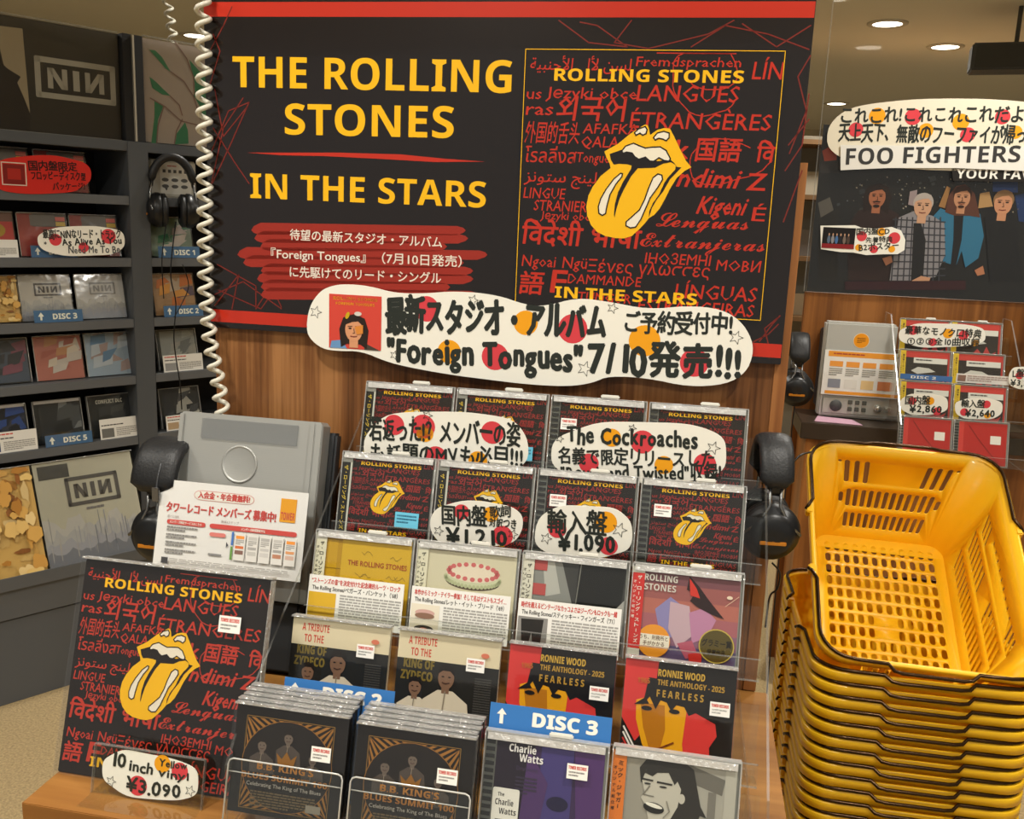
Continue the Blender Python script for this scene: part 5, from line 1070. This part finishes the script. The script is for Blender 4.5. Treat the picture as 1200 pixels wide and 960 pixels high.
def mini(p, pl, u):
    x, y = pl(962.5, 290.5); w, h = 38.5*u, 25.5*u; p.rect(x, y, w, h, ink('1a1718')); p.rect(x, y, w, h*.22, ink('8a2026'), True); p.up()
    for i in range(6): p.ell(x+w*(.2+i*.12), y+h*.42, w*.05, h*.2, ink(('5a6a80', '8a8a90', '4a70a0', '26242a', '7a6a60', '504038')[i]), 10, False); p.ell(x+w*(.2+i*.12), y+h*.66, w*.022, h*.07, ink('c49a7c'), 8, False)
cloud_card('handwritten_card', 'small white card with a tiny band photo stuck on the poster corner', FX, NS, 1011, 282, 50, 17, 2, [(1010, 277, 6, 'dotr'), (1033, 272, 5, 'doto'), (1048, 279, 7, 'dotr'), (1006, 290, 4, 'doto'), (1024, 292, 5, 'dotr'), (1045, 292, 4, 'doto')], [], [('国内盤CD', (1003, 275), (1043, 274), 7), ('先着特典', (1014, 284), (1046, 283), 6), ('B2ポスター', (1006, 294), (1054, 291), 8)], g, extra=mini, cat='price card',
   pts=[(961.5, 264.5), (1002, 264), (1010, 267), (1028, 268), (1045, 266), (1056, 270), (1061, 281), (1060, 293), (1052, 298), (1035, 298), (1015, 299), (1000, 296), (985, 295.5), (962, 292)])
# second listening station
n1 = NB+.12; a0, a1 = e(957, 487, n1), e(1040, 491, n1); w = a1[0]-a0[0]; top = e(958, 376, n1)[1]; hs = top-a0[1]
t = thing('listening_station', 'grey listening station with an orange disc sticker and leaflet on the rear panel', 'listening station', FX, a0[0], n1, a0[1]); SG = mat('b9b9b3', .45, .1)
B().box(0, w, 0, .05, 0, hs, SG, .006).box(0, w, .05, .117, .02, hs-.03, DARK, .003).build('housing', t); B().box(.012, w-.012, -.004, .0, .012, hs*.21, mat('b9b9b1', .35, .3), .002).build('control_panel', t)
B().lathe([(0, .0065), (.017, .006), (.0185, .004), (.0185, 0)], mat('4a4b4a', .5), 24, Matrix.Translation((w*.25, -.002, hs*.125))@Matrix.Rotation(math.pi/2, 4, 'X')).build('speaker_grille', t)
for i in range(3):
    for j in range(2): B().box(w*.42+i*.021, w*.42+i*.021+.013, -.007, -.003, hs*.075+j*.022, hs*.075+j*.022+.013, mat('55564f', .5), .001).build('button', t)
B().lathe([(0, .016), (.009, .016), (.0105, .013), (.0115, 0)], mat('c9c9c2', .25, .7), 24, Matrix.Translation((w*.84, -.003, hs*.125))@Matrix.Rotation(math.pi/2, 4, 'X')).build('knob', t)
p = P(); p.ell(w*.51, hs*.82, .024, .024, ink('f2e6c0')); p.ell(w*.51, hs*.82, .0225, .0225, ink('f09a1c')); p.greek(w*.45, hs*.79, w*.12, hs*.06, 4, ink('8a5a20'), 2); p.build('round_sticker', t, -.0003)
t2 = thing('leaflet', 'white and orange leaflet on the front of the rear listening station', 'leaflet', FX, a0[0]+.004, n1+.008, a0[1]+hs*.24); lw, lh = w*1.03, hs*.47
p = P(); p.rect(0, 0, lw, lh, ink('efeee8')); p.rect(lw*.05, lh*.86, lw*.9, lh*.12, ink('f0a03c')); p.rect(lw*.05, lh*.02, lw*.9, lh*.07, ink('f0a03c')); p.up(); p.greek(lw*.12, lh*.89, lw*.7, lh*.05, 1, ink('b8503c'), 1)
for i in range(4):
    x = lw*(.08+i*.225); p.rect(x, lh*.64, lw*.18, lh*.12, ink('f2a24a'), False); p.greek(x, lh*.42, lw*.18, lh*.18, 4, ink('9a9890'), i); p.rect(x, lh*.16, lw*.17, lh*.2, ink(('8f94a0', 'e6e4dc', 'e8c890', 'd88a5c')[i]), False)
p.build('printed_sheet', t2); B().box(0, lw, .0002, .0012, 0, lh, I['pap']).build('paper', t2)
s_, z_ = e(934, 458, NB+.42); headphones('headphones', 'black headphones hanging beside the walnut panel edge at rear right', FX, s_, NB+.42, z_, 0, False, 1.1, .6)
cable('headphone_cable', 'thin black cable from the rear headphones down past the clear rack', [FX.at(s_, NB+.395, z_-.03), FX.at(s_, NB+.40, z_-.055), F3(928, 500, NB+.4), F3(926, 530, NB+.4), F3(922, 560, NB+.4), FX.at(FX.see(922, 560, NB+.4)[0], NB+.42, .35), FX.at(FX.see(922, 560, NB+.4)[0], NB+.45, .02), FX.at(FX.see(922, 560, NB+.4)[0], NB+.36, .0025)], .002)
t = thing('pink_leaflet', 'pale pink leaflet lying on the dark ledge behind the tipped basket', 'leaflet', FX, *(lambda a: (a[0], NB+.14, z1+.0005))(e(958, 508, NB+.16)), 0)
B().prism([(-.02, -.07), (.12, -.08), (.10, .0), (.0, .02)], 0, .0015, ink('c9a0b4'), axis='Z').build('sheet', t)
# rear clear rack with its discs
RN = [-1.60, -1.51, -1.42, -1.33]; RYP = [373, 409, 445.5, 487]
cols = []
for n, y in zip(RN, RYP): cols.append((FX.see(1056 if y < 480 else 1054.5, y, n)[0], FX.see(1056, y, n)[1], n))
rz0 = min(c_[1] for c_ in cols)-.135
t = thing('cd_display_rack', 'clear acrylic tiered rack of red and black discs on the rear panel', 'display rack', FX, cols[0][0], NB+.001, rz0)
for x in (-.03, .315):
    B().prism([(-.01, 0), (-.01, cols[0][1]-rz0+.01), (-.09, cols[0][1]-rz0+.01), (-.40, cols[3][1]-rz0-.02), (-.42, 0)], x, x+.004, ACRYL, EDGE, 'X').build('side_panel', t)
for s_, z_, n in cols:
    M = Matrix.Translation((0, NB-n-.125*TS, z_-.125*TC-rz0))@Matrix.Rotation(-TILT, 4, 'X')
    B().box(-.026, .315, -.018, .014, -.0035, -.0008, ACRYL, 0, M).box(-.026, .315, -.0215, -.0185, -.0035, .024, ACRYL, 0, M).box(-.026, .315, -.0215, -.0185, .024, .0256, EDGE, 0, M).box(-.026, .315, .0135, .0155, -.0035, .085, ACRYL, 0, M).build('tier_shelf', t)
def cov_rr(w, h):
    p = P(); p.rect(0, 0, w, h, ink('2b2523')); p.rect(0, h*.84, w, h*.16, ink('c23a34')); p.rect(w*.2, h*.7, w*.75, h*.14, ink('d8d4cc')); p.rect(w*.96, 0, w*.04, h, ink('b03430'), False); p.up(); p.greek(w*.25, h*.74, w*.6, h*.06, 1, ink('4a4644'), 2)
    p.poly([(w*.3, h*.1), (w*.5, h*.35), (w*.62, h*.2), (w*.7, h*.42), (w*.8, h*.22), (w*.92, h*.3), (w*.8, 0), (w*.45, 0)], ink('b03a3a')); p.poly([(w*.15, h*.5), (w*.3, h*.6), (w*.55, h*.58), (w*.7, h*.5), (w*.5, h*.46), (w*.3, h*.42)], ink('c9c5bd')); p.poly([(w*.05, h*.1), (w*.3, h*.25), (w*.3, 0), (w*.05, 0)], ink('6a6662')); return p
def cov_redplain(w, h):
    p = P(); p.rect(0, 0, w, h, ink('b32420')); p.rect(0, 0, w*.1, h, ink('c93a34')); p.up(); p.line([(w*.2, h*.92), (w*.45, h*.55), (w*.85, h*.05)], .0016, ink('6a1814')); p.rect(w*.66, h*.5, w*.22, h*.2, ink('e8e2da'), False); return p
def cov_plain(c1, c2):
    def f(w, h):
        p = P(); p.rect(0, 0, w, h, ink(c1)); p.up(); p.line([(w*(.3+.2*math.cos(t_*.5)), h*(.5+.3*math.sin(t_*.5))) for t_ in range(14)], .0014, ink(c2)); p.line([(w*.2, h*.3), (w*.7, h*.7)], .0014, ink(c2)); return p
    return f
names = ('top', 'second', 'third', 'fourth')
ob2 = obi_col('d9b52c', '3a2c14', '国内盤シーディー', 'd9b52c')
for i, (s_, z_, n) in enumerate(cols):
    for j in range(2):
        lab = ('black and red disc with yellow spine in the %s row of the rear rack, %s' if i < 3 else 'plain red case with white label in the %s row of the rear rack, %s') % (names[i], ('left', 'right')[j])
        o = thing('compact_disc', lab, 'compact disc', FX, s_+CW/2+PITCHX*j, n+.125*TS, z_-.125*TC, TILT, 'discs in the rear rack')
        if i < 3: jewel(o, 'rr', cov_rr, ob2, tab=(i == 0), cap=False)
        else: jewel(o, 'rp', cov_redplain, None, tab=False, cap=False)
for lab, i, x, c1, c2, h in (('turquoise case with a line drawing at the right of the rear rack, upper', 0, .345, '3fae9c', '2a8476', .125), ('turquoise case with a line drawing at the right of the rear rack, lower', 1, .345, '3fae9c', '2a8476', .125), ('dark grey case beside the turquoise cases at the picture edge', 0, .47, '2c2c2e', 'a03030', .125), ('grey case under the turquoise cases', 2, .39, '6a6662', '3a3836', .125), ('beige case under the grey one at the picture edge', 3, .40, 'b09a84', '7a6858', .125)):
    s_, z_, n = cols[i]; o = thing('compact_disc', lab, 'compact disc', FX, s_+x+.06, n+.125*TS, z_+(.045 if c1 in ('3fae9c', '2c2c2e') else 0)-.125*TC, TILT, 'cases right of the rear rack'); sleeve(o, ('pl', c1), cov_plain(c1, c2), .118 if c1 != '3fae9c' else .085, h, .009, c1, wrap=i < 2)
g = 'cloud cards in the rear rack'
cloud_card('handwritten_card', 'white cloud card with marker lines across the top row of the rear rack', FX, -1.55, 1104, 393, 51, 14, 13, [(1070, 387, 6, 'dotr'), (1111, 391, 6, 'doto'), (1129, 393, 6, 'dotr'), (1093, 401, 5, 'dotr'), (1143, 402, 4, 'doto')], [], [('豪華なモノクロ特典', (1060, 390), (1150, 396), 9), ('①②③全10曲収録', (1062, 403), (1148, 405), 8)], g)
cloud_card('handwritten_card', 'white price card lettered ¥2,860 in the rear rack', FX, -1.375, 1083, 474, 28, 12.5, 14, [(1069, 470, 5, 'dotr'), (1090, 470, 5, 'doto'), (1098, 482, 5, 'dotr')], [], [('国内盤', (1060, 473), (1090, 473), 9), ('¥2,860', (1066, 483), (1104, 484), 8, I['mark'], .06)], g)
cloud_card('handwritten_card', 'white price card lettered ¥2,640 in the rear rack', FX, -1.375, 1147, 479, 28, 12.5, 15, [(1156, 474, 5, 'dotr'), (1130, 483, 5, 'dotr'), (1157, 487, 4, 'doto')], [], [('輸入盤', (1126, 476), (1154, 477), 8), ('¥2,640', (1131, 488), (1166, 489), 8, I['mark'], .06)], g)
cloud_card('handwritten_card', 'white round price card by the turquoise cases at the right edge', FX, -1.45, 1200, 443, 18, 13, 16, [(1195, 440, 5, 'dotr'), (1206, 447, 4, 'dotr')], [], [('L盤', (1186, 441), (1200, 441), 8), ('¥3,300', (1184, 452), (1216, 453), 7)], g)
# blue strip and small white caption in the rear rack
s_, z_, n = cols[2]
t = thing('disc_number_strip', 'thin blue strip under the second row of the rear rack', 'divider strip', FX, cols[1][0]-.005, -1.455, FX.see(1056, 444, -1.455)[1]); B().box(0, .145, 0, .001, 0, .016, ink('4a74ac')).build('strip', t); p = P(); p.up(); p.text(BD('DISC 2'), .03, .004, .011, I['pap'], .07); p.build('printed_number', t, -.0002)
t = thing('caption_card', 'small white caption under the second row of the rear rack', 'caption card', FX, cols[1][0]+.15, -1.455, FX.see(1117, 446, -1.455)[1]-.004); B().box(0, .145, 0, .001, 0, .026, ink('e2ddd6')).build('card', t); p = P(); p.up(); p.greek(.03, .004, .11, .018, 3, ink('a8948c'), 2); p.rect(.004, .004, .022, .018, ink('8a6a5c'), False); p.build('printed_text', t, -.0002)
# far shelving seen past the poster edge, speaker under the ceiling
t = thing('far_shelving', 'distant pale shelving with disc spines seen past the poster edge', 'shelving unit', None, 2.55, 6.6, 0)
for z in (.5, .9, 1.3, 1.7, 2.05): B().box(-1.2, 1.2, -.3, 0, z-.03, z, mat('7a5a38', .6)).build('shelf', t)
B().box(-1.2, 1.2, 0, .03, 0, 2.1, mat('8d8676', .7)).build('back_board', t)
rd = random.Random(9)
for r, z in enumerate((.9, 1.3, 1.7)):
    for k in range(14):
        x = -1.15+k*.16; o = thing('boxed_disc', 'small disc case standing on the distant shelving', 'compact disc', None, 2.55+x+.07, 6.42, z+.001, 0, 'cases on the distant shelving')
        B().box(-.07, .07, 0, .02, 0, .13+.05*rd.random(), ink(rd.choice(('c9c2b0', 'a89f8c', '77706a', 'b8a58a', '8a5a48', 'd8d4c8'))), .001).build('case', o)
t = thing('ceiling_speaker', 'dark boxy speaker hanging under the ceiling at upper right', 'speaker', None, 2.62, 5.3, 2.36); t.rotation_euler = (0, 0, -.35)
B().box(-.22, .22, 0, .2, 0, .14, mat('3a3c3c', .6), .008).build('cabinet', t); B().box(-.2, .2, -.006, 0, .012, .128, mat('2c2e2e', .8), .002).build('grille', t); B().tube([(0, .1, .14), (0, .1, CEIL-2.361)], .012, mat('3a3c3c', .6), 10).build('bracket', t)
bpy.data.objects.remove(_ob)
